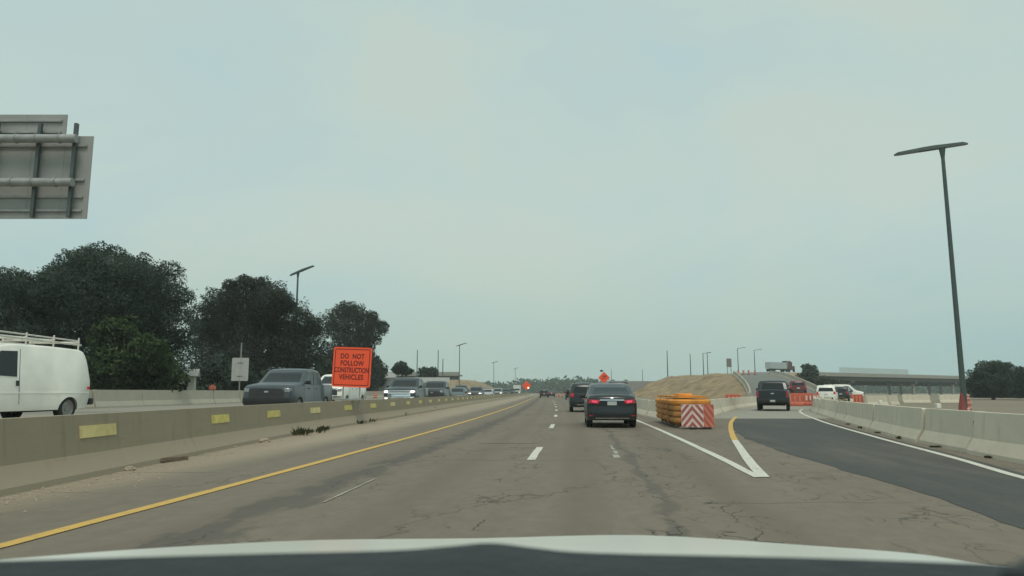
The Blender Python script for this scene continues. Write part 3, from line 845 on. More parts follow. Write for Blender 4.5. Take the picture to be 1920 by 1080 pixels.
# --- our direction
V('sedan', 'sedan', (3.55, 26.98, .0), R(4.6), 'black sedan with chrome strip and red tail lights, nearest car ahead', 'sedan', None, BLACK, brake=True)
V('suv', 'suv', (4.55, 46.3, .0), R(4.0), 'dark blue-black suv just ahead of the black sedan, half hidden by it', 'suv', None, BLUEBLK)
V('suv', 'suv', (6.75, 154, .0), R(2.6), 'dark suv alone far ahead in the left lane', 'suv', None, DGREY)
V('sedan', 'sedan', (9.6, 178, .0), R(2.6), 'small dark car just right of the far suv in the left lane', 'car', None, BLACK)
V('suv', 'suv', (9.5, 118, 0), R(4), 'dark suv far ahead in the right lane left of the blue-black suv', 'suv', None, DGREY)
V('van', 'van', (9.4, 66, 0), R(4), 'tall dark van ahead showing only its roof over the black sedan', 'van', None, BLUEBLK)
# --- exit ramp
V('pickup', 'pickup_truck', (17.55, 49.2, .01), R(21), 'black pickup truck seen from behind on the exit ramp', 'pickup truck', None, ('black_gloss', (0.012, 0.018, 0.022)), rbump=trim)
V('suv', 'suv', (31.6, 73.5, .1), R(26), 'white suv driving away beyond the end of the curved barrier row', 'suv', None, WHITE)
V('suv', 'suv', (41.5, 92, .1), R(30), 'dark grey suv right of the white suv beyond the curved barrier row', 'suv', None, DGREY)
V('van', 'van', (46.5, 103, .1), R(120), 'white van crossing behind the dark grey suv near the overpass', 'van', None, WHITE)
V('suv', 'suv', (33.4, 86, .78), R(16), 'maroon suv on the climbing ramp just right of the black pickup', 'suv', None, MAROON)

# --- oncoming traffic
pt, az = lane_pt(15.0, 6.3)
van_root, van_b = V('van', 'van', (-14.0, 19.7, .36), math.pi + R(5), 'white cargo van with a ladder rack on its roof at the left edge', 'van', None, WHITE, rim=steel_rim)
rack_m = M('rack_white', (0.62, 0.60, 0.53), 0.5, var=0.15)
rk = bmesh.new()
for sx in (-.74, .74):
    cyl(rk, (sx, -2.35, 2.24), (sx, 1.0, 2.30), .028); cyl(rk, (sx * .92, -2.35, 2.36), (sx * .92, 1.0, 2.42), .022)
rails = from_bm('ladder_rack', rk, rack_m, van_root, smooth=True)
for yy in (-2.2, -1.15, -.1, .9):
    bm = bmesh.new(); cyl(bm, (-.8, yy, 2.31), (.8, yy, 2.31), .03)
    for sx in (-.78, .78): cyl(bm, (sx, yy, 2.06), (sx, yy, 2.45), .024)
    from_bm('crossbar', bm, rack_m, rails, smooth=True)
lm = bmesh.new()
for sx in (.18, .52): bx(lm, (sx, -.6, 2.38), (.035, 3.4, .08))
for i in range(11): cyl(lm, (.18, -2.1 + i * .3, 2.38), (.52, -2.1 + i * .3, 2.38), .016, n=6)
lad = from_bm('ladder', lm, M('aluminium', (0.6, 0.6, 0.58), 0.4, 0.6)); lad.location = (0, 0, 0)
lad.parent = rails

def oncoming(kind, name, y, d, label, cat, col, lit=False, **o):
    (x, yy, z), a = lane_pt(y, d)
    return V(kind, name, (x, yy, z), a, label, cat, None, col, lit, **o)
oncoming('pickup', 'pickup_truck', 32.0, 3.75, 'slate grey pickup with black grille coming towards us past the white sign backs', 'pickup truck', SLATE)
oncoming('pickup', 'pickup_truck', 43.5, 4.9, 'white pickup partly hidden behind the slate grey pickup and orange sign', 'pickup truck', WHITE, fbump=chrome)
oncoming('pickup', 'pickup_truck', 48.6, 1.75, 'dark pickup with chrome grille and lit headlights right of the orange sign', 'pickup truck', DGREY, True, grille=chrome, bars=trim, fbump=chrome, fog=True)
oncoming('pickup', 'pickup_truck', 63.5, 1.9, 'dark pickup directly behind the chrome-grilled pickup', 'pickup truck', BLACK)
oncoming('sedan', 'sedan', 77, 1.6, 'dark green-grey sedan at the head of the far oncoming queue', 'sedan', ('green_grey', (0.07, 0.09, 0.085)))
oncoming('suv', 'suv', 99, 1.75, 'dark suv with lit headlights second in the far oncoming queue', 'suv', SLATE, True)
oncoming('sedan', 'sedan', 118, 1.65, 'pale silver sedan third in the far oncoming queue', 'sedan', SILVER)
oncoming('suv', 'suv', 142, 1.7, 'silver-green suv fourth in the far oncoming queue', 'suv', ('sage', (0.2, 0.24, 0.23)), True)
oncoming('suv', 'suv', 170, 1.75, 'dark suv fifth in the far oncoming queue', 'suv', DGREY)
oncoming('pickup', 'pickup_truck', 198, 1.8, 'small dark pickup near the end of the far oncoming queue', 'pickup truck', BLUEBLK)

oncoming('suv', 'suv', 88, 5.3, 'black suv in the second oncoming lane beside the far queue', 'suv', BLACK)
oncoming('pickup', 'pickup_truck', 112, 5.3, 'dark grey pickup in the second oncoming lane behind the black suv', 'pickup truck', DGREY)
oncoming('sedan', 'sedan', 134, 5.2, 'white sedan in the second oncoming lane behind the dark grey pickup', 'sedan', WHITE)
oncoming('suv', 'suv', 160, 5.2, 'dark suv last in the second oncoming lane', 'suv', BLUEBLK)

def box_truck(loc, az, label):
    root = empty('box_truck', loc, -az, label, 'truck')
    wm = paint('truck_white', (0.6, 0.6, 0.56))
    bm = bmesh.new(); bx(bm, (0, -1.2, 2.05), (2.4, 5.6, 2.5), 0, .04); from_bm('cargo_box', bm, wm, root)
    bm = bmesh.new(); bx(bm, (0, 2.55, 1.35), (2.1, 1.7, 1.7), 0, .18); bx(bm, (0, 3.4, 1.05), (1.9, .9, .9), 0, .15); from_bm('cab', bm, wm, root)
    box('windscreen', (0, 3.38, 1.82), (1.8, .06, .6), glass, root)
    box('grille', (0, 3.86, .95), (1.3, .04, .4), trim, root)
    for sx in (-1, 1):
        box('headlight', (sx * .78, 3.86, .95), (.25, .05, .2), head_lit, root)
        for yy in (-2.6, 2.8):
            w = lathe('wheel', [(.01, -.13), (.4, -.13), (.46, -.09), (.46, .09), (.4, .13), (.01, .13)], tyre_m, root, 16, 'X', (sx * .98, yy, .46))
    box('chassis', (0, 0, .68), (1.0, 7.0, .22), underm, root)
(bp_, baz) = lane_pt(245, 2.0)
box_truck(bp_, baz, 'white box truck at the far end of the oncoming queue beside an orange sign')

def semi_truck(loc, az):
    root = empty('semi_truck', loc, -az, 'red semi truck pulling a pale grey trailer on top of the embankment', 'truck')
    red = paint('truck_red', (0.085, 0.018, 0.02)); tr = M('trailer_grey', (0.42, 0.47, 0.47), 0.5, var=0.08)
    bm = bmesh.new(); bx(bm, (0, -4.2, 2.2), (2.5, 9.0, 2.3), 0, .04); from_bm('trailer', bm, tr, root)
    for i in range(9): box('trailer_rib', (1.262, -8.2 + i * 1.0, 2.2), (.03, .06, 2.1), tr, root); 
    bm = bmesh.new(); bx(bm, (0, 2.3, 2.2), (2.4, 2.6, 3.0), 0, .15); bx(bm, (0, 4.3, 1.45), (2.1, 2.0, 1.5), 0, .22); from_bm('tractor_cab', bm, red, root)
    bm = bmesh.new(); bx(bm, (0, 1.9, 3.75), (2.2, 1.8, .5), 0, .15); from_bm('roof_fairing', bm, red, root)
    box('windscreen', (0, 3.63, 2.85), (2.0, .06, .9), glass, root)
    for sx in (-1, 1):
        box('side_window', (sx * 1.205, 2.9, 2.8), (.03, .9, .7), glass, root)
        rod('exhaust_stack', (sx * 1.15, .85, 1.2), (sx * 1.15, .85, 4.2), .08, chrome, root)
        box('headlight', (sx * .85, 5.32, 1.3), (.3, .05, .25), head_clear, root)
        for yy in (-7.8, -6.6, .2, 1.4, 4.6):
            lathe('wheel', [(.01, -.2), (.45, -.2), (.5, -.14), (.5, .14), (.45, .2), (.01, .2)], tyre_m, root, 16, 'X', (sx * 1.0, yy, .5))
    box('chassis', (0, -1.5, .85), (1.0, 13.0, .3), underm, root)
semi_truck((97.5, 262.0, 8.3), R(56))

# ------------------------------------------------------------------ signs
galv = M('galvanised_steel', (0.33, 0.34, 0.325), 0.55, 0.3, var=0.15, scale=4)
sign_back = M('sign_back_aluminium', (0.33, 0.33, 0.31), 0.6, 0.1, var=0.10, scale=0.8)
sign_pale = M('sign_back_pale', (0.52, 0.53, 0.50), 0.6, 0.1, var=0.08, scale=2)
orange_face = M('sign_orange', (1.0, 0.105, 0.035), 0.5, var=0.06, scale=1.5)
ink = M('sign_ink', (0.10, 0.012, 0.01), 0.6)
dark_metal = M('dark_metal', (0.10, 0.115, 0.11), 0.45, 0.4, var=0.15)
orange_pl = M('orange_plastic', (0.50, 0.11, 0.06), 0.6, var=0.25, scale=3)
orange_pale = M('orange_sheet', (0.72, 0.24, 0.15), 0.5, var=0.12, scale=4)
white_sheet = M('white_sheet', (0.72, 0.60, 0.56), 0.5, var=0.12, scale=5)

def text_mesh(name, s, size, mat, parent, loc, rot=(math.pi / 2, 0, 0), sx=1.0, bold=0.0):
    cu = bpy.data.curves.new(name, 'FONT'); cu.body = s; cu.size = size; cu.align_x = 'CENTER'; cu.align_y = 'CENTER'
    cu.offset = bold; cu.extrude = 0.002; cu.space_character = 1.08
    t = bpy.data.objects.new(name, cu); COL.objects.link(t)
    bpy.context.view_layer.update()
    me = bpy.data.meshes.new_from_object(t.evaluated_get(bpy.context.evaluated_depsgraph_get()))
    bpy.data.objects.remove(t); bpy.data.curves.remove(cu)
    for v in me.vertices: v.co.x *= sx
    o = link(name, me, None, parent); me.materials.clear(); me.materials.append(mat)
    o.location = loc; o.rotation_euler = rot
    return o

# orange message sign clamped on the median barrier
sy = 27.6; sx_ = X_bar(sy)
sgn = empty('construction_sign', (sx_ + .02, sy, .9), R(-6), 'square orange sign reading DO NOT FOLLOW CONSTRUCTION VEHICLES on the median barrier', 'sign')
def rounded(name, w, h, t, r, mat, parent, loc, roll=0.0):
    bm = bmesh.new(); vs = []
    for cx, cz, a0 in ((w/2 - r, h/2 - r, 0), (-w/2 + r, h/2 - r, 90), (-w/2 + r, -h/2 + r, 180), (w/2 - r, -h/2 + r, 270)):
        for i in range(5):
            a = R(a0 + i * 22.5); vs.append((cx + r * math.cos(a), cz + r * math.sin(a)))
    c, s = math.cos(roll), math.sin(roll)
    vs = [(x * c - z * s, x * s + z * c) for x, z in vs]
    f = [bm.verts.new((x + loc[0], loc[1] - t / 2, z + loc[2])) for x, z in vs]
    b = [bm.verts.new((x + loc[0], loc[1] + t / 2, z + loc[2])) for x, z in vs]
    bm.faces.new(f); bm.faces.new(b[::-1])
    for i in range(len(vs)): j = (i + 1) % len(vs); bm.faces.new((f[i], b[i], b[j], f[j]))
    return from_bm(name, bm, mat, parent)
rl = R(-2.2)
pan = rounded('panel', 1.50, 1.50, .02, .09, orange_face, sgn, (0, 0, 1.23), rl)
def frame_bar(a, b, w, mat, yy):
    (x0, z0), (x1, z1) = a, b
    c, s = math.cos(rl), math.sin(rl)
    p = [(x0 * c - z0 * s, x0 * s + z0 * c), (x1 * c - z1 * s, x1 * s + z1 * c)]
    bm = bmesh.new()
    d = Vector((p[1][0] - p[0][0], 0, p[1][1] - p[0][1])); n = Vector((-d.z, 0, d.x)).normalized() * w / 2
    q = [Vector((p[0][0], yy, p[0][1] + 1.23)) - n, Vector((p[1][0], yy, p[1][1] + 1.23)) - n, Vector((p[1][0], yy, p[1][1] + 1.23)) + n, Vector((p[0][0], yy, p[0][1] + 1.23)) + n]
    f = [bm.verts.new(v) for v in q]; g = [bm.verts.new(v + Vector((0, .003, 0))) for v in q]
    bm.faces.new(f); bm.faces.new(g[::-1])
    for i in range(4): bm.faces.new((f[i], g[i], g[(i + 1) % 4], f[(i + 1) % 4]))
    from_bm('border', bm, mat, pan)
e = .67
for a, b in (((-e, -e), (e, -e)), ((e, -e + .01), (e, e - .01)), ((e, e), (-e, e)), ((-e, e - .01), (-e, -e + .01))): frame_bar(a, b, .024, ink, -.0145)
for zz, s, k_ in ((.40, 'DO  NOT', .78), (.14, 'FOLLOW', .80), (-.12, 'CONSTRUCTION', .62), (-.38, 'VEHICLES', .80)):
    o = text_mesh('lettering', s, .262, ink, pan, (zz * math.sin(-rl) , -.013, 1.23 + zz), (math.pi / 2, -rl, 0), k_, .006)
for sx in (-.32, .32):
    rod('sign_leg', (sx, .03, -.35), (sx, .03, 1.8), .025, galv, sgn)
bm = bmesh.new(); bx(bm, (0, 0, .02), (.9, .24, .06), 0, .01); from_bm('clamp', bm, galv, sgn)

# pair of pale sign backs at the far verge
sx0, sy0 = -24.6, 66.0
sb = empty('road_sign', (sx0, sy0, .23), R(6), 'pair of pale grey sign backs on one thin post at the far verge', 'sign')
rod('post', (0, .05, 0), (0, .05, 5.4), .06, galv, sb)
rounded('sign_plate', .72, 2.08, .02, .08, sign_pale, sb, (-.375, 0, 3.0))
rounded('sign_plate', .72, 2.08, .02, .08, sign_pale, sb, (.375, 0, 3.0))
for zz in (2.4, 3.6): box('bracket', (0, -.03, zz), (.5, .03, .06), galv, sb)

# overhead guide sign seen from behind
gs = empty('overhead_sign', (-17.6, 25.2, 0), 0, 'grey back of a large overhead guide sign with pipe arms, upper left', 'sign')
def pnl(name, x0, x1, z0, z1, y, t, mat, bev=.01):
    bm = bmesh.new(); bx(bm, ((x0 + x1) / 2, y, (z0 + z1) / 2), (x1 - x0, t, z1 - z0), 0, bev); return from_bm(name, bm, mat, gs)
# panels are built from narrow sheets with joints
xr = 2.4
xs_ = [-4.6, -3.4, -2.2, -1.0, .2, 1.4, xr]
for a, b in zip(xs_[:-1], xs_[1:]): pnl('panel_sheet', a + .004, b - .004, 7.33, 10.40, .12, .04, sign_back, 0)
for a, b in zip([-4.6, -3.0, -1.6, -.1], [-3.0, -1.6, -.1, 1.35]): pnl('upper_panel_sheet', a + .004, b - .004, 9.3, 11.24, .17, .04, sign_back, 0)
for zz in (7.62, 8.12, 8.75, 10.02): pnl('stiffener', -4.6, xr - .18, zz - .045, zz + .045, .06, .08, galv)
for zz in (10.55, 10.98): pnl('stiffener', -4.6, 1.2, zz - .04, zz + .04, .11, .08, galv)
for zz in (8.55, 10.16):
    p_ = rod('pipe_arm', (-7.2, -.32, zz), (2.05, -.32, zz), .15, galv, gs, n=20)
    for xx in (-1.6, -.1, .62, 1.45):
        rod('pipe_flange', (xx - .02, -.32, zz), (xx + .02, -.32, zz), .175, galv, p_, n=20)
for xx, zt in ((-4.0, 10.9), (-2.5, 10.9), (-1.0, 10.85), (.55, 10.82), (1.85, 10.82)): pnl('upright', xx - .06, xx + .06, 7.34, zt, -.06, .13, dark_metal)
rod('mast', (-7.2, -.32, 0), (-7.2, -.32, 11.4), .3, galv, gs, n=20)

# orange diamond signs
def diamond(loc, rz, size, label, light='dark', symbol=True, zc=2.1):
    g = empty('warning_sign', loc, rz, label, 'sign')
    rounded('panel', size, size, .02, .06, orange_face, g, (0, 0, zc), R(45))
    bm = bmesh.new()
    if symbol:
        for dx in (-.16, .16):
            bx(bm, (dx, -.016, zc), (.09, .006, .5)); 
            v = [bm.verts.new((dx + .16, -.018, zc + .16)), bm.verts.new((dx - .16, -.018, zc + .16)), bm.verts.new((dx, -.018, zc + .38))]; bm.faces.new(v)
        for v in bm.verts:
            v.co.x += (v.co.z - zc) * .55
        from_bm('arrow_symbol', bm, ink, g)
    for sx in (-.2, .2): rod('leg', (sx * 2.0, .5, 0), (sx * .3, .03, zc), .03, galv, g)
    rod('mast', (0, .04, .2), (0, .04, zc + size * .72), .03, galv, g)
    if light == 'dark':
        bm = bmesh.new(); bx(bm, (-.35, 0, zc + size * .72 + .12), (.42, .12, .26), 0, .05); from_bm('warning_light', bm, trim, g)
    else:
        lo_ = lathe('warning_light', [(.001, -.06), (.14, -.05), (.16, 0), (.14, .05), (.001, .06)], M('amber_lit', (.8, .6, .3), .3, emis=(1, .8, .5), estr=2.5), g, 14, 'X', (0, 0, 0))
        lo_.location = (.35, -.06, zc - .45); lo_.rotation_euler = (0, 0, math.pi / 2)
diamond((13.6, 108, 0), R(-3), 1.22, 'orange diamond roadwork sign with dark arrows above the black sedan', zc=3.3)
diamond((3.0, 150, 0), R(-2), 1.35, 'orange diamond sign with a lit lamp far left beside the oncoming queue', light='lit', symbol=False, zc=2.5)

hsx, hsy = (1365 - 960) / 1360 * 196, 196
hs = empty('road_sign', (hsx, hsy, max(0, hill_h(hsx, hsy))), R(-20), 'narrow tall sign back on two posts on the dirt bank skyline', 'sign')
for sx in (-.45, .45): rod('post', (sx, .05, -.3), (sx, .05, 4.2), .07, dark_metal, hs)
rounded('sign_plate', 1.3, 2.3, .04, .05, M('sign_back_brown', (.20, .19, .16), .7), hs, (0, 0, 3.1))

# ------------------------------------------------------------------ lamp posts
pole_m = M('pole_dark', (0.075, 0.10, 0.095), 0.5, 0.3, var=0.1)
def lamp_post(loc, yaw, h, label, span=4.1, off=.65, tilt=R(13)):
    g = empty('lamp_post', loc, yaw, label, 'lamp post', 'lamp posts along the highway')
    rod('pole', (0, 0, 0), (0, 0, h - .3), .17, pole_m, g, r2=.105, n=14)
    rod('bracket', (0, 0, h - .75), (0, 0, h - .03), .09, pole_m, g, r2=.19, n=14)
    bm = bmesh.new()
    L = span / 2
    prof = [(-L, .0, .03), (-L + .25, .13, .075), (-.3, .17, .10), (.3, .17, .10), (L - .25, .13, .075), (L, .0, .03)]
    rows = []
    for (x, w, t) in prof:
        w = max(w, .06); x += off * (1 - .0); rows.append([bm.verts.new((x, -w, h)), bm.verts.new((x, w, h)), bm.verts.new((x, w * .8, h + t * 2.4)), bm.verts.new((x, -w * .8, h + t * 2.4))])
    for a, b in zip(rows[:-1], rows[1:]):
        for k in range(4): bm.faces.new((a[k], a[(k + 1) % 4], b[(k + 1) % 4], b[k]))
    bm.faces.new(rows[0]); bm.faces.new(rows[-1])
    for v in bm.verts: v.co.z += v.co.x * math.tan(tilt)
    from_bm('lamp_head', bm, pole_m, g, smooth=False)
    bm = bmesh.new(); bx(bm, (0, 0, .12), (.5, .5, .24), 0, .03); from_bm('base', bm, conc_pale, g)
    for sx in (-1, 1):
        ln_ = box('lens', (0, 0, 0), (L * .6, .16, .02), M('lamp_lens', (.35, .37, .36), .3), g); ln_.location = (sx * L * .62 + off, 0, h - .012 + (sx * L * .62 + off) * math.tan(tilt)); ln_.rotation_euler = (0, -tilt, 0)
    return g
lamp_post((27.1, 44.0, 0), R(-33), 16.4, 'tall dark T-shaped lamp post standing right of the ramp barrier', 4.1, -.65, 0)
lamp_post((-27.2, 91, .2), R(-28), 16.0, 'dark T-shaped lamp post rising behind the left trees')
lamp_post((-16.8, 233, .2), R(-28), 15.8, 'T-shaped lamp post above the oncoming queue on the left')
lamp_post((-9.3, 372, .2), R(-28), 15.8, 'small far T-shaped lamp post over the left dirt hill end')
lamp_post((2.1, 470, .2), R(-28), 15.8, 'farthest tiny T-shaped lamp post near the highway vanishing point')

def street_pole(loc, h, label, arm=1, yaw=0.0, cat='pole', group='thin poles on the skyline'):
    g = empty('street_pole', loc, yaw, label, cat, group)
    rod('shaft', (0, 0, 0), (0, 0, h), .16, pole_m, g, r2=.10, n=8)
    if arm:
        rod('arm', (0, 0, h - .15), (1.9 * arm, 0, h + .25), .06, pole_m, g, n=6)
        bm = bmesh.new(); bx(bm, (2.1 * arm, 0, h + .24), (.9, .34, .16), 0, .04); from_bm('luminaire', bm, pole_m, g)
for (px_, y, top, bot, arm, lab) in ((1250, 205, 657, 704, 0, 'thin pole on the left end of the dirt bank skyline'), (1293, 232, 663, 702, 0, 'second thin pole from the left on the dirt bank skyline'),
                                    (1317, 225, 662, 700, 1, 'pole with a short lamp arm to the right on the dirt bank skyline'), (1325, 240, 660, 700, 0, 'slim pole close behind the short-armed lamp on the bank'),
                                    (1382, 235, 653, 696, 1, 'armed street lamp left of the grey trailer'), (1413, 240, 656, 694, 1, 'armed street lamp right beside the grey trailer'),
                                    (783, 190, 656, 712, 0, 'thin utility pole left of centre behind the chrome-grilled pickup'), (822, 200, 656, 712, 0, 'tall thin pole left of the queue lamp post'), (831, 185, 672, 714, 0, 'shorter thin pole close to the queue lamp post'),
                                    (1203, 330, 692, 716, 0, 'faint thin pole behind the orange diamond sign'), (1145, 380, 692, 716, 0, 'faint thin pole left of the orange diamond sign')):
    x = (px_ - 960) / 1360 * y; zt = 1.2 + (735 - top) * y / 1360; zb = max(0, hill_h(x, y)) if px_ > 1200 else 0.0
    street_pole((x, y, zb - .2), zt - zb, lab, arm)

# ------------------------------------------------------------------ crash cushion at the gore
cc = empty('crash_cushion', (6.0, 24.1, 0), R(-5), 'yellow ribbed crash cushion with red and white chevron boards at the ramp gore', 'crash cushion')
cush = M('cushion_yellow', (0.72, 0.285, 0.045), 0.75, var=0.28, scale=2.2)
cush_d = M('cushion_ochre', (0.50, 0.235, 0.065), 0.8, var=0.35, scale=2.2)
def u_path(w, l, n=10):
    pts = [(-w, l)] + [(-w, l * k / 6) for k in range(5, 0, -1)]
    pts += [(w * math.cos(R(180 + 180 * i / n)), .45 + .45 * math.sin(R(180 + 180 * i / n))) for i in range(n + 1)]
    pts += [(w, l * k / 6) for k in range(1, 7)]
    return [p for i, p in enumerate(pts) if i == 0 or p != pts[i - 1]]
for i, zc in enumerate((.26, .46, .66, .86)):
    pts = [(x, y + .35, zc) for x, y in u_path(.50 + .012 * i, 5.6)]
    prof = [(-.05, -.098), (.07, -.098), (.125, -.04), (.125, .04), (.07, .098), (-.05, .098)]
    prof = prof + [prof[0]]
    local_o = sweep('side_rail', pts, prof, cush if i == 3 else cush_d, cc)
lid = bmesh.new(); vs = [lid.verts.new((x * .97, y + .35, 1.0)) for x, y in u_path(.56, 5.6)]; lid.faces.new(vs)
r = bmesh.ops.extrude_face_region(lid, geom=lid.faces[:]); bmesh.ops.translate(lid, verts=[g for g in r['geom'] if isinstance(g, bmesh.types.BMVert)], vec=(0, 0, .07))
from_bm('top_cover', lid, cush, cc)
bm = bmesh.new(); bx(bm, (0, 2.6, 1.10), (.5, 1.2, .09), 0, .03); from_bm('top_cap', bm, cush, cc)
for yy in (1.2, 2.6, 4.0, 5.4):
    for sx in (-.42, .42): box('support_post', (sx, yy, .45), (.10, .10, .9), galv, cc)
for yy in (1.9, 3.9):
    for sx in (-1, 1): box('rail_strap', (sx * .655, yy, .56), (.03, .09, .84), cush_d, cc)
box('core', (0, 3.2, .5), (.86, 5.0, .9), cush_d, cc)
box('base_plate', (0, 3.2, .03), (.9, 5.6, .04), galv, cc)
def chevron_board(x0, x1, y0, y1, kind, name):
    """upright board from (x0,y0) to (x1,y1) with raised stripes"""
    g_ = bmesh.new(); dx, dy = x1 - x0, y1 - y0; ln = math.hypot(dx, dy); nx, ny = dy / ln, -dx / ln
    def P(u, z, o): return (x0 + dx * u + nx * o, y0 + dy * u + ny * o, z)
    z0, z1 = .07, .80
    q = [(0, z0), (1, z0), (1, z1), (0, z1)]
    f = [g_.verts.new(P(u, z, 0)) for u, z in q]; b = [g_.verts.new(P(u, z, -.04)) for u, z in q]
    g_.faces.new(f); g_.faces.new(b[::-1])
    for i in range(4): g_.faces.new((f[i], b[i], b[(i + 1) % 4], f[(i + 1) % 4]))
    bd = from_bm(name, g_, white_sheet if kind == 'chevron' else orange_pale, cc)
    H = z1 - z0
    def clip(poly, ax, lim, keep_less):
        out = []
        for i in range(len(poly)):
            a, c = poly[i], poly[(i + 1) % len(poly)]
            ia = (a[ax] <= lim) if keep_less else (a[ax] >= lim); ic = (c[ax] <= lim) if keep_less else (c[ax] >= lim)
            if ia: out.append(a)
            if ia != ic:
                t = (lim - a[ax]) / (c[ax] - a[ax]); out.append((a[0] + t * (c[0] - a[0]), a[1] + t * (c[1] - a[1])))
        return out
    stripes = []
    if kind == 'chevron':
        red_m = M('chevron_red', (0.44, 0.115, 0.10), .5, var=.15, scale=6)
        for k in range(-2, 5):
            b0 = k * .25 + .06
            stripes.append([(0, b0 - .42), (.5, b0), (.5, b0 + .13), (0, b0 + .13 - .42)]); stripes.append([(.5, b0), (1, b0 - .42), (1, b0 + .13 - .42), (.5, b0 + .13)])
    else:
        red_m = M('stripe_red', (0.50, 0.13, 0.10), .5, var=.15, scale=6)
        for k in range(-1, 7):
            b0 = k * .26; stripes.append([(0, b0), (1, b0 - .5), (1, b0 - .36), (0, b0 + .14)])
    for st in stripes:
        pl = clip(clip(st, 1, 0.012, False), 1, H - .012, True)
        if len(pl) < 3: continue
        sb_ = bmesh.new(); vs_ = [sb_.verts.new(P(.01 + u * .98, z0 + z, .006)) for u, z in pl]; ws_ = [sb_.verts.new(P(.01 + u * .98, z0 + z, -.002)) for u, z in pl]
        sb_.faces.new(vs_)
        for i in range(len(pl)): sb_.faces.new((vs_[i], ws_[i], ws_[(i + 1) % len(pl)], vs_[(i + 1) % len(pl)]))
        from_bm('stripe', sb_, red_m, bd)
chevron_board(-.48, .22, -.22, -.28, 'chevron', 'chevron_board')
chevron_board(.20, .62, -.20, .10, 'diag', 'stripe_board')
box('foot', (-.12, -.2, .035), (.2, .24, .06), trim, cc); box('foot', (.36, -.04, .035), (.26, .2, .05), trim, cc)

# ------------------------------------------------------------------ drums, barricades, blocks
band_m = M('dusty_band', (0.66, 0.36, 0.28), .6, var=.15, scale=6)
def drum(loc, label, group=None, s=1.0):
    g = empty('traffic_drum', loc, random.uniform(0, 3), label, 'traffic drum', group)
    lathe('barrel', [(.001, .0), (.29 * s, .0), (.29 * s, .06), (.245 * s, .08), (.235 * s, .38), (.225 * s, .40), (.215 * s, .68), (.20 * s, .70), (.19 * s, .98), (.10 * s, 1.0), (.001, 1.0)], orange_pl, g, 18)
    for z, r0, r1 in ((.26, .243, .240), (.56, .222, .219), (.82, .203, .200)):
        lathe('white_band', [(r0 * s, z - .06), (r0 * s + .008, z - .055), (r1 * s + .008, z + .055), (r1 * s, z + .06)], band_m, g, 18)
    lathe('rubber_base', [(.001, .0), (.42 * s, .0), (.40 * s, .05), (.28 * s, .06)], tyre_m, g, 18)
    return g
X_rnd = 0
bm = bmesh.new(); bx(bm, (0, 0, .17), (.20, .78, .30), 0, .04); bx(bm, (0, 0, .36), (.10, .3, .10), 0, .02)
mk = from_bm('barrier_marker', bm, orange_pl); mk.location = (X_far(56), 56, 1.352); mk.rotation_euler = (0, 0, R(-3)); tag(mk, 'orange plastic marker sitting on the far tan barriers left of the pale sign backs', 'marker')
drum((-19.2, 103, .28), 'orange drum beyond the oncoming lanes right below the orange message sign')
for i in range(7):
    drum((11.0 + i * .95, 172 + i * 1.4, 0), 'orange drum in the row closing the right lane far ahead', 'drums closing the far right lane')
for i, (dx, yy) in enumerate(((-3.4, 160), (-2.2, 163), (-1.0, 166), (.4, 164))):
    drum((fxB(yy) + dx, yy, fzB(yy) + .06), 'orange drum in the cluster on the crest of the climbing ramp', 'drums on the ramp crest')
drum((33.8, 96, 1.35), 'orange drum on the climbing ramp just above the black pickup roof')

def water_barrier(loc, rz, label, cat='barricade', ln=1.8, board=False):
    g = empty('barricade', loc, rz, label, cat)
    bm = bmesh.new()
    prof = [(-.28, 0), (-.28, .22), (-.14, .38), (-.10, 1.0), (.10, 1.0), (.14, .38), (.28, .22), (.28, 0)]
    rows = [[bm.verts.new((x, o, z)) for o, z in prof] for x in (-ln / 2, ln / 2)]
    for k in range(len(prof)): bm.faces.new((rows[0][k], rows[0][(k + 1) % len(prof)], rows[1][(k + 1) % len(prof)], rows[1][k]))
    bm.faces.new(rows[0]); bm.faces.new(rows[1])
    bmesh.ops.bevel(bm, geom=bm.edges[:], offset=.025, segments=1, affect='EDGES')
    from_bm('shell', bm, orange_pl, g)
    for xx in (-.5, 0, .5): box('rib', (xx * ln / 1.8, -.17, .62), (.12, .06, .5), orange_pale, g)
    if board:
        for i in range(5):
            box('stripe', (-.6 + i * .3, -.235, .68), (.13, .02, .42), white_sheet, g)
    return g
water_barrier((24.3, 63.0, .01), R(-20), 'orange water barrier beside the black pickup right rear', ln=1.4)
water_barrier((26.1, 64.2, .01), R(-20), 'orange striped barricade left of the white suv', board=True, ln=1.5)
water_barrier((29.3, 74.2, .1), R(-25), 'long orange barricade right behind the striped one below the climbing ramp', ln=2.2)
water_barrier((19.1, 63.5, .0), R(-8), 'low orange barricade left of the black pickup before the dirt bank', ln=1.2)
water_barrier((28.2, 60.0, .0), R(-30), 'orange barricade standing alone on the gravel behind the curved barrier row', ln=.9)

# orange drum and cone at the foot of the tall pole
bm = bmesh.new()
lathe_o = None
cone = empty('traffic_cone', (26.3, 42.9, 0), 0, 'dark red cone-shaped marker at the foot of the tall lamp post', 'traffic cone')
lathe('cone', [(.001, 1.15), (.06, 1.15), (.10, .95), (.26, .05), (.30, .0), (.001, 0)], M('marker_red', (0.22, 0.035, 0.03), .6, var=.15), cone, 18)
lathe('base', [(.001, .0), (.40, .0), (.40, .05), (.001, .06)], tyre_m, cone, 18)
bm.free()
drum((27.8, 45.0, 0), 'pale orange drum right of the tall lamp post', s=1.25)

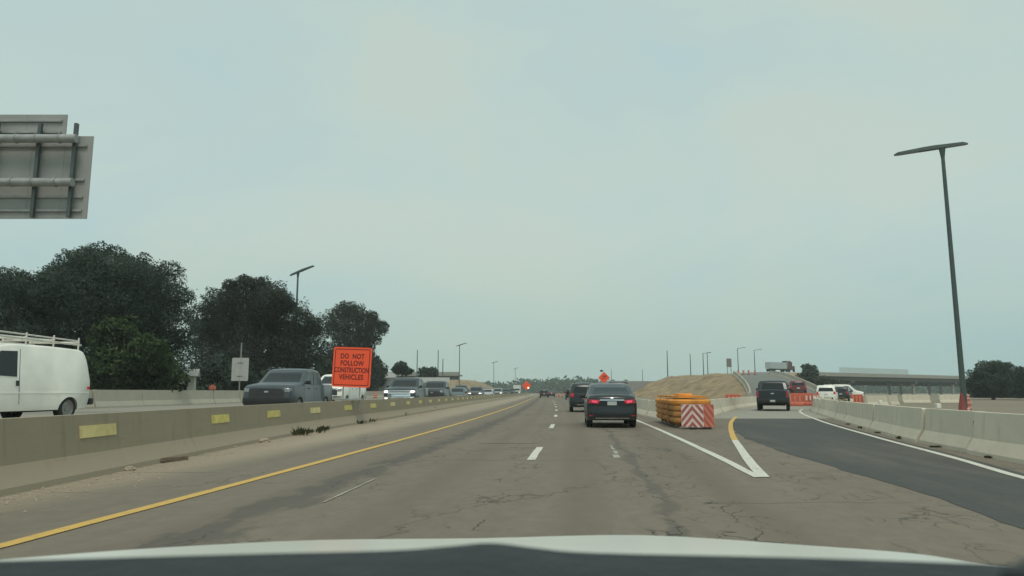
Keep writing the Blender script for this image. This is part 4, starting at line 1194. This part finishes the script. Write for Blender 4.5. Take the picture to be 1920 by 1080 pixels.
def block(loc, rz, ln, label, h=.95):
    o = segment('concrete_block', ln, h, conc_pale); o.location = loc; o.rotation_euler = (0, 0, rz)
    tag(o, label, 'concrete block'); return o
block((44.0, 80, 0), R(97), 3.3, 'left pale concrete block lying across the gravel under the overpass')
block((48.8, 81.0, 0), R(94), 3.6, 'right pale concrete block on the gravel left of the tall lamp post')
block((31.5, 63.5, 0), R(-56), 3.2, 'pale concrete block behind the lone orange barricade')
block((35.0, 67.5, 0), R(-40), 3.2, 'sloped-end concrete block farther behind the lone orange barricade')

# ------------------------------------------------------------------ overpass
ov = empty('overpass', (109, 260, 0), -math.atan2(102, 71) + math.pi / 2, 'grey concrete overpass on piers behind the ramp at right', 'bridge')
# local x runs along the deck
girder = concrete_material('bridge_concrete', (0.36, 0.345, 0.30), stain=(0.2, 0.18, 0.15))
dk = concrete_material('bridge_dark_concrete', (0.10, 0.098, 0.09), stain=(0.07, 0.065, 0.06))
Lb = 185
DZ = 6.9
box('deck', (Lb / 2 - 8, 7, DZ + .15), (Lb, 14, .35), girder, ov)
for yy in (.25, 13.75): box('parapet', (Lb / 2 - 8, yy, DZ + .33 + .5), (Lb, .35, 1.0), girder, ov)
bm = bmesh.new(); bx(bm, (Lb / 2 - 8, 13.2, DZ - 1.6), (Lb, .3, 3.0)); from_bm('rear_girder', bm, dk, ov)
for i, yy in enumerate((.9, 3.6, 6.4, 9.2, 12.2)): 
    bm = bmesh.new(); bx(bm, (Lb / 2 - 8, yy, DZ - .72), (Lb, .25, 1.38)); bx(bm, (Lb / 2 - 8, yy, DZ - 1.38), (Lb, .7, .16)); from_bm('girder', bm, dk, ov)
for xx in (23, 70, 104):
    pr = empty_ = None
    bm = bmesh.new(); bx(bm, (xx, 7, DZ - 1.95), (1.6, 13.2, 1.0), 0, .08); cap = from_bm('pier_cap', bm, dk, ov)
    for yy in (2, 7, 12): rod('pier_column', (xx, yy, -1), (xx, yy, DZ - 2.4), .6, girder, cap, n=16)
bm = bmesh.new(); bx(bm, (-8, 7, 3.0), (6, 15, 7.4)); from_bm('abutment', bm, girder, ov)
bm = bmesh.new(); bx(bm, (Lb + 2, 7, 3.0), (40, 15, 7.4)); from_bm('abutment', bm, girder, ov)
fence_m = M('mesh_fence', (0.55, 0.60, 0.57), 0.5, 0.3)
fn = empty('fence', (0, 0, 0), 0); fn.parent = ov
fbm = bmesh.new()
for i in range(0, 27):
    x = 14 + i * 1.9; cyl(fbm, (x, .25, DZ + 1.3), (x, .25, DZ + 3.3), .05, n=6)
for z in (1.45, 2.3, 3.25): cyl(fbm, (14, .25, DZ + z), (14 + 26 * 1.9, .25, DZ + z), .05, n=6)
bpy.data.objects.remove(fn)
fo = from_bm('fence_rails', fbm, fence_m, ov)
wire = bmesh.new()
for i in range(0, 330):
    x = 14 + i * .15; bx(wire, (x, .25, DZ + 2.35), (.035, .03, 1.8))
from_bm('mesh_wires', wire, fence_m, fo)['kind'] = 'stuff'
rw = bmesh.new(); bx(rw, (0, 0, 1.9), (24, .5, 4.4), 0, .05)
rwo = from_bm('retaining_wall', rw, concrete_material('grey_block', (0.33, 0.33, 0.32)), None); rwo.location = (35, 196, 0); rwo.rotation_euler = (0, 0, R(18))
tag(rwo, 'plain grey retaining wall at the left foot of the dirt bank', 'wall')

# ------------------------------------------------------------------ trees
leafA = leaf_material('leaf_dark', (0.080, 0.120, 0.092), (0.135, 0.185, 0.140))
leafB = leaf_material('leaf_olive', (0.078, 0.094, 0.074), (0.125, 0.145, 0.115))
leafC = leaf_material('leaf_fresh', (0.085, 0.135, 0.060), (0.130, 0.185, 0.082))
bark = M('bark', (0.075, 0.055, 0.04), 0.95, var=0.3, scale=4, bump=0.6)

def leaf_cloud(lobes, count, size, rg):
    """random leaf sprigs filling ellipsoid lobes, denser near each lobe's skin"""
    vol = np.array([l[3] * l[4] * l[5] for l in lobes]) ** .72; pk = rg.choice(len(lobes), count, p=vol / vol.sum())
    L = np.array(lobes)[pk]
    d = rg.normal(size=(count, 3)); d /= np.linalg.norm(d, axis=1)[:, None]
    rad = rg.random(count) ** .2
    # lumpy skin
    lump = 1 + .16 * np.sin(d[:, 0] * 7 + pk) * np.sin(d[:, 1] * 6 + 2 * pk) + .12 * np.sin(d[:, 2] * 9 + d[:, 0] * 5 + pk)
    rad = rad * lump + (rg.random(count) < .06) * rg.random(count) * .16
    c = L[:, :3] + d * rad[:, None] * L[:, 3:6]
    c[:, 2] = np.maximum(c[:, 2], .15)
    a = rg.normal(size=(count, 3)); a += d * .3; a /= np.linalg.norm(a, axis=1)[:, None]
    b = np.cross(a, rg.normal(size=(count, 3))); b /= np.linalg.norm(b, axis=1)[:, None]
    s = size * (.6 + .8 * rg.random(count))[:, None]
    # each sprig: a folded leaf of two triangles with pointed ends
    n3 = np.cross(a, b)
    p0 = c - a * s * .62; p1 = c + b * s * .34 + n3 * s * .12; p2 = c + a * s * .62; p3 = c - b * s * .34 + n3 * s * .12
    v = np.stack([p0, p1, p2, p3], 1).reshape(-1, 3)
    nrm = d + np.array([0, 0, .35]) + .35 * rg.normal(size=(count, 3)); nrm /= np.linalg.norm(nrm, axis=1)[:, None]
    leaf_cloud.normals = np.repeat(nrm, 4, axis=0)
    return v

def mesh_quads(name, v, mat, parent):
    n = len(v) // 4
    me = bpy.data.meshes.new(name)
    me.vertices.add(len(v)); me.vertices.foreach_set('co', v.astype(np.float32).ravel())
    me.loops.add(n * 4); me.loops.foreach_set('vertex_index', np.arange(n * 4, dtype=np.int32))
    me.polygons.add(n); me.polygons.foreach_set('loop_start', np.arange(n, dtype=np.int32) * 4); 
    me.update(calc_edges=True); me.validate()
    return link(name, me, mat, parent)

def tree(name, label, loc, lobes, count, size, mat, cat='tree', group=None, trunk=.3, inner=None):
    g = empty(name, loc, 0, label, cat, group)
    rg = np.random.default_rng(abs(hash((round(loc[0]), round(loc[1])))) % 9999)
    v = leaf_cloud(lobes, count, size, rg)
    cr = mesh_quads('crown', v, mat, g)
    cr.data.polygons.foreach_set('use_smooth', np.ones(len(cr.data.polygons), dtype=bool))
    cr.data.normals_split_custom_set_from_vertices(leaf_cloud.normals.astype(np.float32))
    top = max(l[2] for l in lobes); cx = sum(l[0] for l in lobes) / len(lobes); cy = sum(l[1] for l in lobes) / len(lobes)
    bm = bmesh.new(); z1 = min(l[2] - l[5] * .5 for l in lobes); z1 = max(z1, top * .3)
    cyl(bm, (cx, cy, -.3), (cx + .1, cy, z1), trunk, trunk * .7, 9)
    for l in lobes:
        a = Vector((cx + .1, cy, z1 - .1)); b = Vector(l[:3]); mid = a.lerp(b, .5) + Vector((0, 0, -.15 * (b - a).length * .3))
        cyl(bm, a, mid, trunk * .5, trunk * .32, 6); cyl(bm, mid, b, trunk * .32, trunk * .1, 6)
    from_bm('trunk', bm, bark, g, smooth=True)
    return g

def fill(lobes, n, k, rg):
    """add smaller lobes around the main ones for an uneven outline"""
    out = list(lobes)
    for _ in range(int(n * 1.7)):
        l = random.choice(lobes); d = Vector((random.gauss(0, 1), random.gauss(0, 1), random.gauss(.25, .8))).normalized()
        s = random.uniform(.18, .46) * k
        out.append((l[0] + d.x * l[3] * .98, l[1] + d.y * l[4] * .98, max(1.0, l[2] + d.z * l[5] * .98), l[3] * s, l[4] * s, l[5] * s))
    return out
k1 = 52 / 1360
def px_lobe(px, py, rx, rz, y, dy, loc, depth=None):
    k = (y + dy) / 1360 * 1.0
    return ((px - 960) * k - loc[0], dy, 1.2 + (735 - py) * k - loc[2], rx * k, (depth or rx) * k * .8, rz * k)
def placed_tree(name, label, y, px, lobes_px, n_extra, count, size, mat, **kw):
    loc = ((px - 960) * y / 1360, y, .2)
    lb = [px_lobe(*q, y, random.uniform(-1.5, 1.5), loc) for q in lobes_px]
    return tree(name, label, loc, fill(lb, n_extra, 1.0, RNG), count, size, mat, **kw)
placed_tree('broadleaf_tree', 'tallest dark green tree behind the white van at far left', 56, 205,
            [(195, 560, 115, 78), (195, 505, 55, 38), (150, 525, 60, 50), (270, 555, 80, 58), (310, 610, 62, 62), (200, 660, 120, 80), (120, 600, 80, 80), (320, 670, 45, 50), (250, 520, 45, 40)], 34, 170000, .12, leafA, trunk=.45)
placed_tree('broadleaf_tree', 'dark round tree at the left edge above the white van', 54, 50,
            [(40, 590, 80, 70), (80, 555, 55, 45), (-20, 610, 70, 80), (60, 670, 90, 70), (20, 545, 30, 25)], 20, 95000, .12, leafA, trunk=.4)
placed_tree('broadleaf_tree', 'bushy olive tree behind the pale sign backs', 80, 480,
            [(470, 590, 75, 60), (420, 610, 50, 60), (540, 620, 60, 60), (480, 670, 110, 70), (500, 560, 40, 32), (575, 660, 35, 60), (400, 670, 40, 60), (455, 548, 35, 26)], 30, 130000, .155, leafB, trunk=.4)
placed_tree('broadleaf_tree', 'rounded tree behind the orange message sign', 122, 662,
            [(660, 620, 48, 42), (640, 600, 32, 28), (690, 620, 28, 32), (655, 665, 45, 45), (650, 585, 22, 18), (640, 700, 40, 40), (690, 700, 30, 32), (620, 712, 34, 26), (660, 720, 50, 22)], 18, 60000, .215, leafB, trunk=.35)
placed_tree('young_tree', 'lighter green young tree in front of the tall tree right of the white van', 50, 230,
            [(215, 640, 45, 42), (280, 665, 36, 40), (230, 695, 80, 45), (300, 705, 45, 40)], 12, 8000, .26, leafC, trunk=.15)
placed_tree('shrub', 'low dark shrub below the trees left of the pale sign backs', 70, 390,
            [(380, 715, 40, 30), (420, 705, 36, 40), (345, 725, 36, 22), (455, 715, 34, 36), (480, 725, 30, 26), (400, 738, 60, 18)], 10, 9000, .27, leafA, trunk=.08, cat='shrub')
placed_tree('shrub', 'wide dark shrub mass under the tall tree beside the white van', 60, 130,
            [(100, 700, 90, 50), (190, 712, 60, 36), (260, 722, 50, 28), (290, 728, 30, 22)], 12, 12000, .24, leafA, trunk=.1, cat='shrub')
placed_tree('shrub', 'dark shrub mass between the pale sign backs and the orange sign', 92, 560,
            [(500, 712, 60, 40), (580, 705, 45, 45), (620, 710, 40, 34), (560, 735, 80, 20), (480, 735, 40, 20)], 10, 11000, .33, leafA, trunk=.1, cat='shrub')
placed_tree('broadleaf_tree', 'small round dark tree at the left end of the overpass', 190, 1516,
            [(1515, 703, 15, 16), (1512, 692, 9, 8), (1520, 715, 13, 14)], 6, 2600, .6, leafA, trunk=.25)
placed_tree('broadleaf_tree', 'broad dark tree at right beyond the tall lamp post', 120, 1858,
            [(1850, 715, 42, 28), (1870, 700, 26, 20), (1835, 725, 30, 24), (1860, 740, 50, 22)], 14, 36000, .2, leafA, trunk=.3)
placed_tree('broadleaf_tree', 'dark tree cut by the right edge of the picture', 112, 1922,
            [(1925, 720, 30, 30), (1915, 705, 16, 16), (1930, 740, 40, 22)], 8, 22000, .2, leafA, trunk=.3)
placed_tree('broadleaf_tree', 'tree standing left of the fence panels beyond the orange sign', 150, 708,
            [(705, 690, 14, 22), (712, 705, 14, 20)], 5, 1800, .45, leafB, trunk=.2)
placed_tree('broadleaf_tree', 'small dark tree above the chrome-grilled pickup', 150, 753, [(752, 688, 12, 9), (746, 694, 9, 9), (762, 696, 12, 8)], 4, 1400, .5, leafA, trunk=.2)
placed_tree('broadleaf_tree', 'low dark trees right of the chrome-grilled pickup roof', 200, 805, [(797, 698, 12, 8), (812, 697, 10, 8), (806, 704, 16, 8)], 4, 1400, .6, leafA, trunk=.2)
tree('shrub', 'dark green shrub on the slope right of the climbing ramp', (60.5, 150, 2.6), fill([(0, 0, 1.0, 4, 3, 1.2), (4, 4, .6, 4, 3, 1.0), (-3, -5, .6, 3, 3, 1)], 6, 1.0, RNG), 2500, .5, leafB, 'shrub', None, .1)

# far wood along the horizon
fv = []
for _ in range(520):
    ang = random.uniform(-.42, .62); dist = random.uniform(560, 720)
    x, y = math.tan(ang) * dist, dist; h = random.uniform(7.0, 11.5) + 2.0 * math.sin(ang * 23)
    rg = np.random.default_rng(_)
    fv.append(leaf_cloud([(x, y, h * .5, random.uniform(6, 13), 6, h * .55)], 70, 2.4, rg))
fw = mesh_quads('far_wood', np.concatenate(fv), leafA, None)
fw['kind'] = 'stuff'; fw['label'] = 'hazy dark line of far trees along the horizon'; fw['category'] = 'trees'

# ------------------------------------------------------------------ left background: sheds, far dirt hill, small bridge
pale_wall = M('pale_siding', (0.58, 0.56, 0.48), 0.8, var=0.1, scale=2); roof_m = M('shed_roof', (0.30, 0.29, 0.27), 0.7)
def shed(loc, rz, w, d, h, label, wall=pale_wall):
    g = empty('shed', loc, rz, label, 'building')
    bm = bmesh.new(); bx(bm, (0, 0, h / 2), (w, d, h)); from_bm('wall', bm, wall, g)
    pyd('roof', [(-w/2 - .3, -d/2 - .3, h), (w/2 + .3, -d/2 - .3, h), (w/2 + .3, d/2 + .3, h), (-w/2 - .3, d/2 + .3, h), (-w/2 - .3, 0, h + d * .22), (w/2 + .3, 0, h + d * .22)],
        [(0, 1, 5, 4), (2, 3, 4, 5), (0, 4, 3), (1, 2, 5), (0, 3, 2, 1)], roof_m, g)
    for xx in (-w * .25, w * .25):
        wo_ = box('window', (xx, -d / 2 - .01, h * .55), (w * .18, .06, h * .3), glass, g); 
    box('door', (0, -d / 2 - .015, h * .36), (w * .14, .05, h * .72), trim, g)
shed((-28.6, 62, .2), R(20), 3.2, 3.0, 2.3, 'small white shed glimpsed between the two left trees')
fp = empty('fence_panels', (-27.0, 150, .2), R(8), 'grey tall fence panels right of the orange message sign', 'fence')
for i in range(9): box('panel', (i * .62 - 2.8, 0, 1.9), (.58, .08, 3.8), M('fence_grey', (.25, .26, .25), .7, var=.15, scale=1), fp)
for i in (-3.1, 0, 2.9): box('post', (i, .1, 2.0), (.12, .12, 4.0), galv, fp)
shed((-33, 178, .2), R(5), 9, 6, 4.4, 'low brown flat building behind the chrome-grilled pickup', M('brown_wall', (.3, .25, .2), .8))
shed((-19.5, 178, .2), R(5), 8, 6, 3.2, 'low pale building left of the queue lamp post', M('tan_wall', (.36, .32, .26), .8))

lx, ly = rng(-78, -4, 3), rng(262, 380, 4)
def lh(x, y):
    f1 = math.exp(-((x + 28 - (y - 300) * .12) / 17) ** 4) * math.exp(-((y - 318) / 42) ** 4)
    return 7.0 * f1 - .5 + dirt_noise(x, y) * .8 * f1
lv = [(x, y, lh(x, y)) for y in ly for x in lx]
lf = [(i * len(lx) + j, i * len(lx) + j + 1, (i + 1) * len(lx) + j + 1, (i + 1) * len(lx) + j) for i in range(len(ly) - 1) for j in range(len(lx) - 1)]
structure(pyd('dirt_hill', lv, lf, dirt, smooth=True))
lb = empty('overpass', (-62, 262, 0), R(-4), 'low grey bridge running into the dirt hill left of centre', 'bridge')
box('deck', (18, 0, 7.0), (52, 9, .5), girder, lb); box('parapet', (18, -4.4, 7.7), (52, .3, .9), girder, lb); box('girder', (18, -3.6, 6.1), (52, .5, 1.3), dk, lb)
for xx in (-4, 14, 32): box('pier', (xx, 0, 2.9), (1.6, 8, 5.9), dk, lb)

# ------------------------------------------------------------------ debris on the shoulder
timber = M('grey_timber', (0.17, 0.13, 0.09), 0.9, var=0.3, scale=8, stretch=(1, 6, 6))
def plank(loc, rz, s, label):
    bm = bmesh.new(); bx(bm, (0, 0, s[2] / 2), s, 0, .012)
    for v in bm.verts: v.co.x += random.uniform(-.03, .03); v.co.z += random.uniform(-.004, .008)
    o = from_bm('timber_scrap', bm, timber); o.location = loc; o.rotation_euler = (0, R(1), rz); tag(o, label, 'debris')
plank((-5.92, 12.95, .004), R(74), (.62, .13, .075), 'dark broken timber lying on the dusty left shoulder')
rock_m = M('rubble', (0.33, 0.27, 0.2), 0.9, var=0.3, scale=9)
def rubble(loc, s, label):
    bm = bmesh.new(); bmesh.ops.create_icosphere(bm, subdivisions=2, radius=1.0)
    for v in bm.verts:
        k = 1 + .25 * math.sin(v.co.x * 5 + loc[0] * 9) * math.sin(v.co.y * 4 + loc[1]) + random.uniform(-.1, .1)
        v.co = Vector((v.co.x * s[0] * k, v.co.y * s[1] * k, max(v.co.z, -.4) * s[2] * k + s[2] * .38))
    o = from_bm('rubble_piece', bm, rock_m); o.location = loc; tag(o, label, 'debris')
rubble((-6.05, 17.9, 0), (.22, .12, .07), 'pale flat rubble piece on the left shoulder beyond the timber')
rubble((-5.95, 11.5, 0), (.13, .08, .05), 'small rubble piece just nearer than the timber on the left shoulder')
rubble((-6.1, 10.9, 0), (.10, .07, .04), 'smallest rubble piece nearest us on the left shoulder')
rubble((-6.1, 16.2, 0), (.09, .06, .03), 'tiny rubble chip between the timber and the flat rubble')
weed_m = leaf_material('weed_leaf', (0.075, 0.085, 0.04), (0.13, 0.125, 0.065))
def weed(loc, r, h, n, label, group=None):
    v = []
    for i in range(n):
        a = random.uniform(0, 6.28); rr = r * math.sqrt(random.random()); bx0, by0 = rr * math.cos(a), rr * math.sin(a) * .6
        ln = h * random.uniform(.5, 1.0); le = random.uniform(.1, .7); w = random.uniform(.008, .02)
        tx, ty = bx0 + math.cos(a) * le * ln, by0 + math.sin(a) * le * ln
        px_, py_ = -math.sin(a) * w, math.cos(a) * w
        mx, my = (bx0 * .45 + tx * .55), (by0 * .45 + ty * .55)
        v += [(bx0, by0, 0), (mx + px_ * 2, my + py_ * 2, ln * .62), (tx, ty, ln * .95), (mx - px_ * 2, my - py_ * 2, ln * .55)]
    o = mesh_quads('weed_tuft', np.array(v), weed_m, None); o.location = loc
    tag(o, label, 'weed', group)
for (x, y, r, h, n, lab) in ((-6.05, 20.6, .45, .26, 110, 'largest green weed tuft at the foot of the median barrier'), (-6.0, 21.8, .5, .16, 70, 'lower weed tuft just behind the largest one'), (-5.95, 22.9, .3, .2, 90, 'sparse weed tuft third along the median barrier'),
                            (-6.0, 27.8, .45, .2, 80, 'dark weed tuft fourth along the median barrier'), (-5.95, 29.6, .5, .22, 80, 'dark weed tuft fifth along the median barrier, before the sixth'), (-5.9, 37.0, .6, .28, 90, 'weed tuft sixth along the median barrier below the chrome-grilled pickup'),
                            (-5.6, 47.5, .6, .3, 110, 'weed tuft far along the median barrier')):
    weed((x, y, 0), r, h, n, lab)
for i, y in enumerate((13.6, 16.2, 19.0, 21.7, 24.6, 27.4)):
    weed((X_rbar(y) - .34, y, 0), random.uniform(.10, .18), random.uniform(.05, .11), 45, 'small dark weed clump, %s to us at the foot of the right barrier row' % (ORD[i] + (' closest' if i else '')), 'weeds at the right barrier row')
# loose grit blown along the barrier foot
gv_ = []
for _ in range(2600):
    y = 5 + 60 * random.random() ** 1.6; x = X_bar(y) + .3 + abs(random.gauss(0, .38)); s = random.uniform(.006, .022)
    a = random.uniform(0, 3.1); c_, s_ = math.cos(a) * s, math.sin(a) * s
    gv_ += [(x - c_, y - s_, .004), (x + s_, y - c_, .004), (x + c_, y + s_, .006 + s * .5), (x - s_, y + c_, .006 + s * .5)]
gr = mesh_quads('grit', np.array(gv_), rock_m, None); gr['kind'] = 'stuff'; gr['label'] = 'loose grit along the foot of the median barrier'; gr['category'] = 'grit'

# ------------------------------------------------------------------ the car the picture is taken from
own = empty('car', (0, 0, 0), 0, 'cream hood edge and dark dashboard of the car we look out of, along the bottom', 'car')
hood_paint = paint('cream', (0.62, 0.61, 0.53), .3)
rim_pts = [(-.74, .62, 1.035), (-.715, .85, 1.012), (-.70, 1.03, .982), (-.65, 1.39, .924), (-.45, 1.76, .866), (-.08, 1.90, .843), (.33, 1.93, .845), (.68, 1.78, .851), (.79, 1.49, .893), (.82, 1.30, .915), (.86, 1.0, .965), (.88, .66, 1.02)]
def cat(pts, n=4):
    out = []
    for i in range(len(pts) - 1):
        p0, p1, p2, p3 = (Vector(pts[max(0, i - 1)]), Vector(pts[i]), Vector(pts[i + 1]), Vector(pts[min(len(pts) - 1, i + 2)]))
        for k in range(n):
            t = k / n; out.append(.5 * ((2 * p1) + (p2 - p0) * t + (2 * p0 - 5 * p1 + 4 * p2 - p3) * t * t + (3 * p1 - p0 - 3 * p2 + p3) * t ** 3))
    out.append(Vector(pts[-1])); return out
rimc = [Vector((p.x, p.y, p.z - .008)) for p in cat(rim_pts)]
hv_, hf_ = [], []
rows_ = 7
for j in range(rows_):
    s = j / (rows_ - 1)
    for p in rimc:
        base = Vector((p.x * .92 + .005, .60, .985))
        q = p.lerp(base, s); q.z = p.z * (1 - s) + base.z * s - .012 * math.sin(s * math.pi) * 0 
        hv_.append(q)
nn_ = len(rimc)
for j in range(rows_ - 1):
    for i in range(nn_ - 1): hf_.append((j * nn_ + i, j * nn_ + i + 1, (j + 1) * nn_ + i + 1, (j + 1) * nn_ + i))
o0 = len(hv_)
for drop, out_ in ((.02, .018), (.07, .04), (.22, .06), (.55, .05)):
    for p in rimc:
        c0 = Vector((.06, .9, 0)); d = Vector((p.x, p.y, 0)) - c0; d.normalize()
        hv_.append(Vector((p.x + d.x * out_, p.y + d.y * out_, p.z - drop)))
prev = 0
for r_ in range(4):
    cur = o0 + r_ * nn_
    for i in range(nn_ - 1): hf_.append((prev + i + 1, prev + i, cur + i, cur + i + 1))
    prev = cur
pyd('hood', hv_, hf_, hood_paint, own, smooth=True)
dash_m = M('dashboard_vinyl', (0.016, 0.020, 0.021), 0.65, var=0.15, scale=6, bump=0.15)
dash_d = M('dashboard_dark', (0.010, 0.012, 0.013), 0.6, var=0.2, scale=6)
edge_pts = [(-.62, .40, 1.101), (-.42, .47, 1.092), (-.2, .52, 1.088), (-.09, .53, 1.0885), (-.045, .53, 1.0915), (-.015, .53, 1.0938), (.016, .53, 1.0905), (.06, .53, 1.087), (.2, .52, 1.086), (.34, .48, 1.089), (.46, .44, 1.090), (.60, .38, 1.093)]
ec = [Vector((p.x, p.y, p.z + .0012)) for p in cat(edge_pts)]
dv, df = [], []
for j, (sy_, dz) in enumerate(((1.08, -.16), (1.02, -.02), (1.0, 0), (.93, -.002), (.78, -.012), (.5, -.03), (.2, -.05), (.1, -.3))):
    for p in ec: dv.append((p.x, p.y * sy_, p.z * 1.0 + dz))
for j in range(7):
    for i in range(len(ec) - 1): a = j * len(ec) + i; df.append((a, a + 1, a + 1 + len(ec), a + len(ec)))
pyd('dashboard', dv, df, dash_m, own, smooth=True)
bm = bmesh.new(); bx(bm, (.10, .40, 1.067), (.13, .10, .03), R(4), .012); from_bm('sensor_housing', bm, M('dash_grey', (.05, .06, .06), .5), own)
for xx in (.045, .078): 
    rod('sensor_lens', (xx, .352, 1.078), (xx, .344, 1.076), .005, trim, own, n=12)
bm = bmesh.new(); bx(bm, (.166, .21, 1.10), (.05, .05, .11), R(20), .02); from_bm('pillar_trim', bm, dash_d, own)

# ------------------------------------------------------------------ thin haze in the air
hz = bmesh.new(); bx(hz, (100, 900, 9.5), (3000, 2200, 21.4))
haze = from_bm('haze', hz, None)
hm = bpy.data.materials.new('haze_air'); hm.use_nodes = True
hm.node_tree.nodes.clear()
ho = hm.node_tree.nodes.new('ShaderNodeOutputMaterial'); hvn = hm.node_tree.nodes.new('ShaderNodeVolumePrincipled')
hvn.inputs['Color'].default_value = (0.86, 0.95, 0.93, 1); hvn.inputs['Density'].default_value = 0.00042; hvn.inputs['Anisotropy'].default_value = 0.0
hm.node_tree.links.new(hvn.outputs[0], ho.inputs['Volume'])
haze.data.materials.append(hm)
haze['kind'] = 'stuff'; haze['label'] = 'thin grey-green haze in the air'; haze['category'] = 'haze'
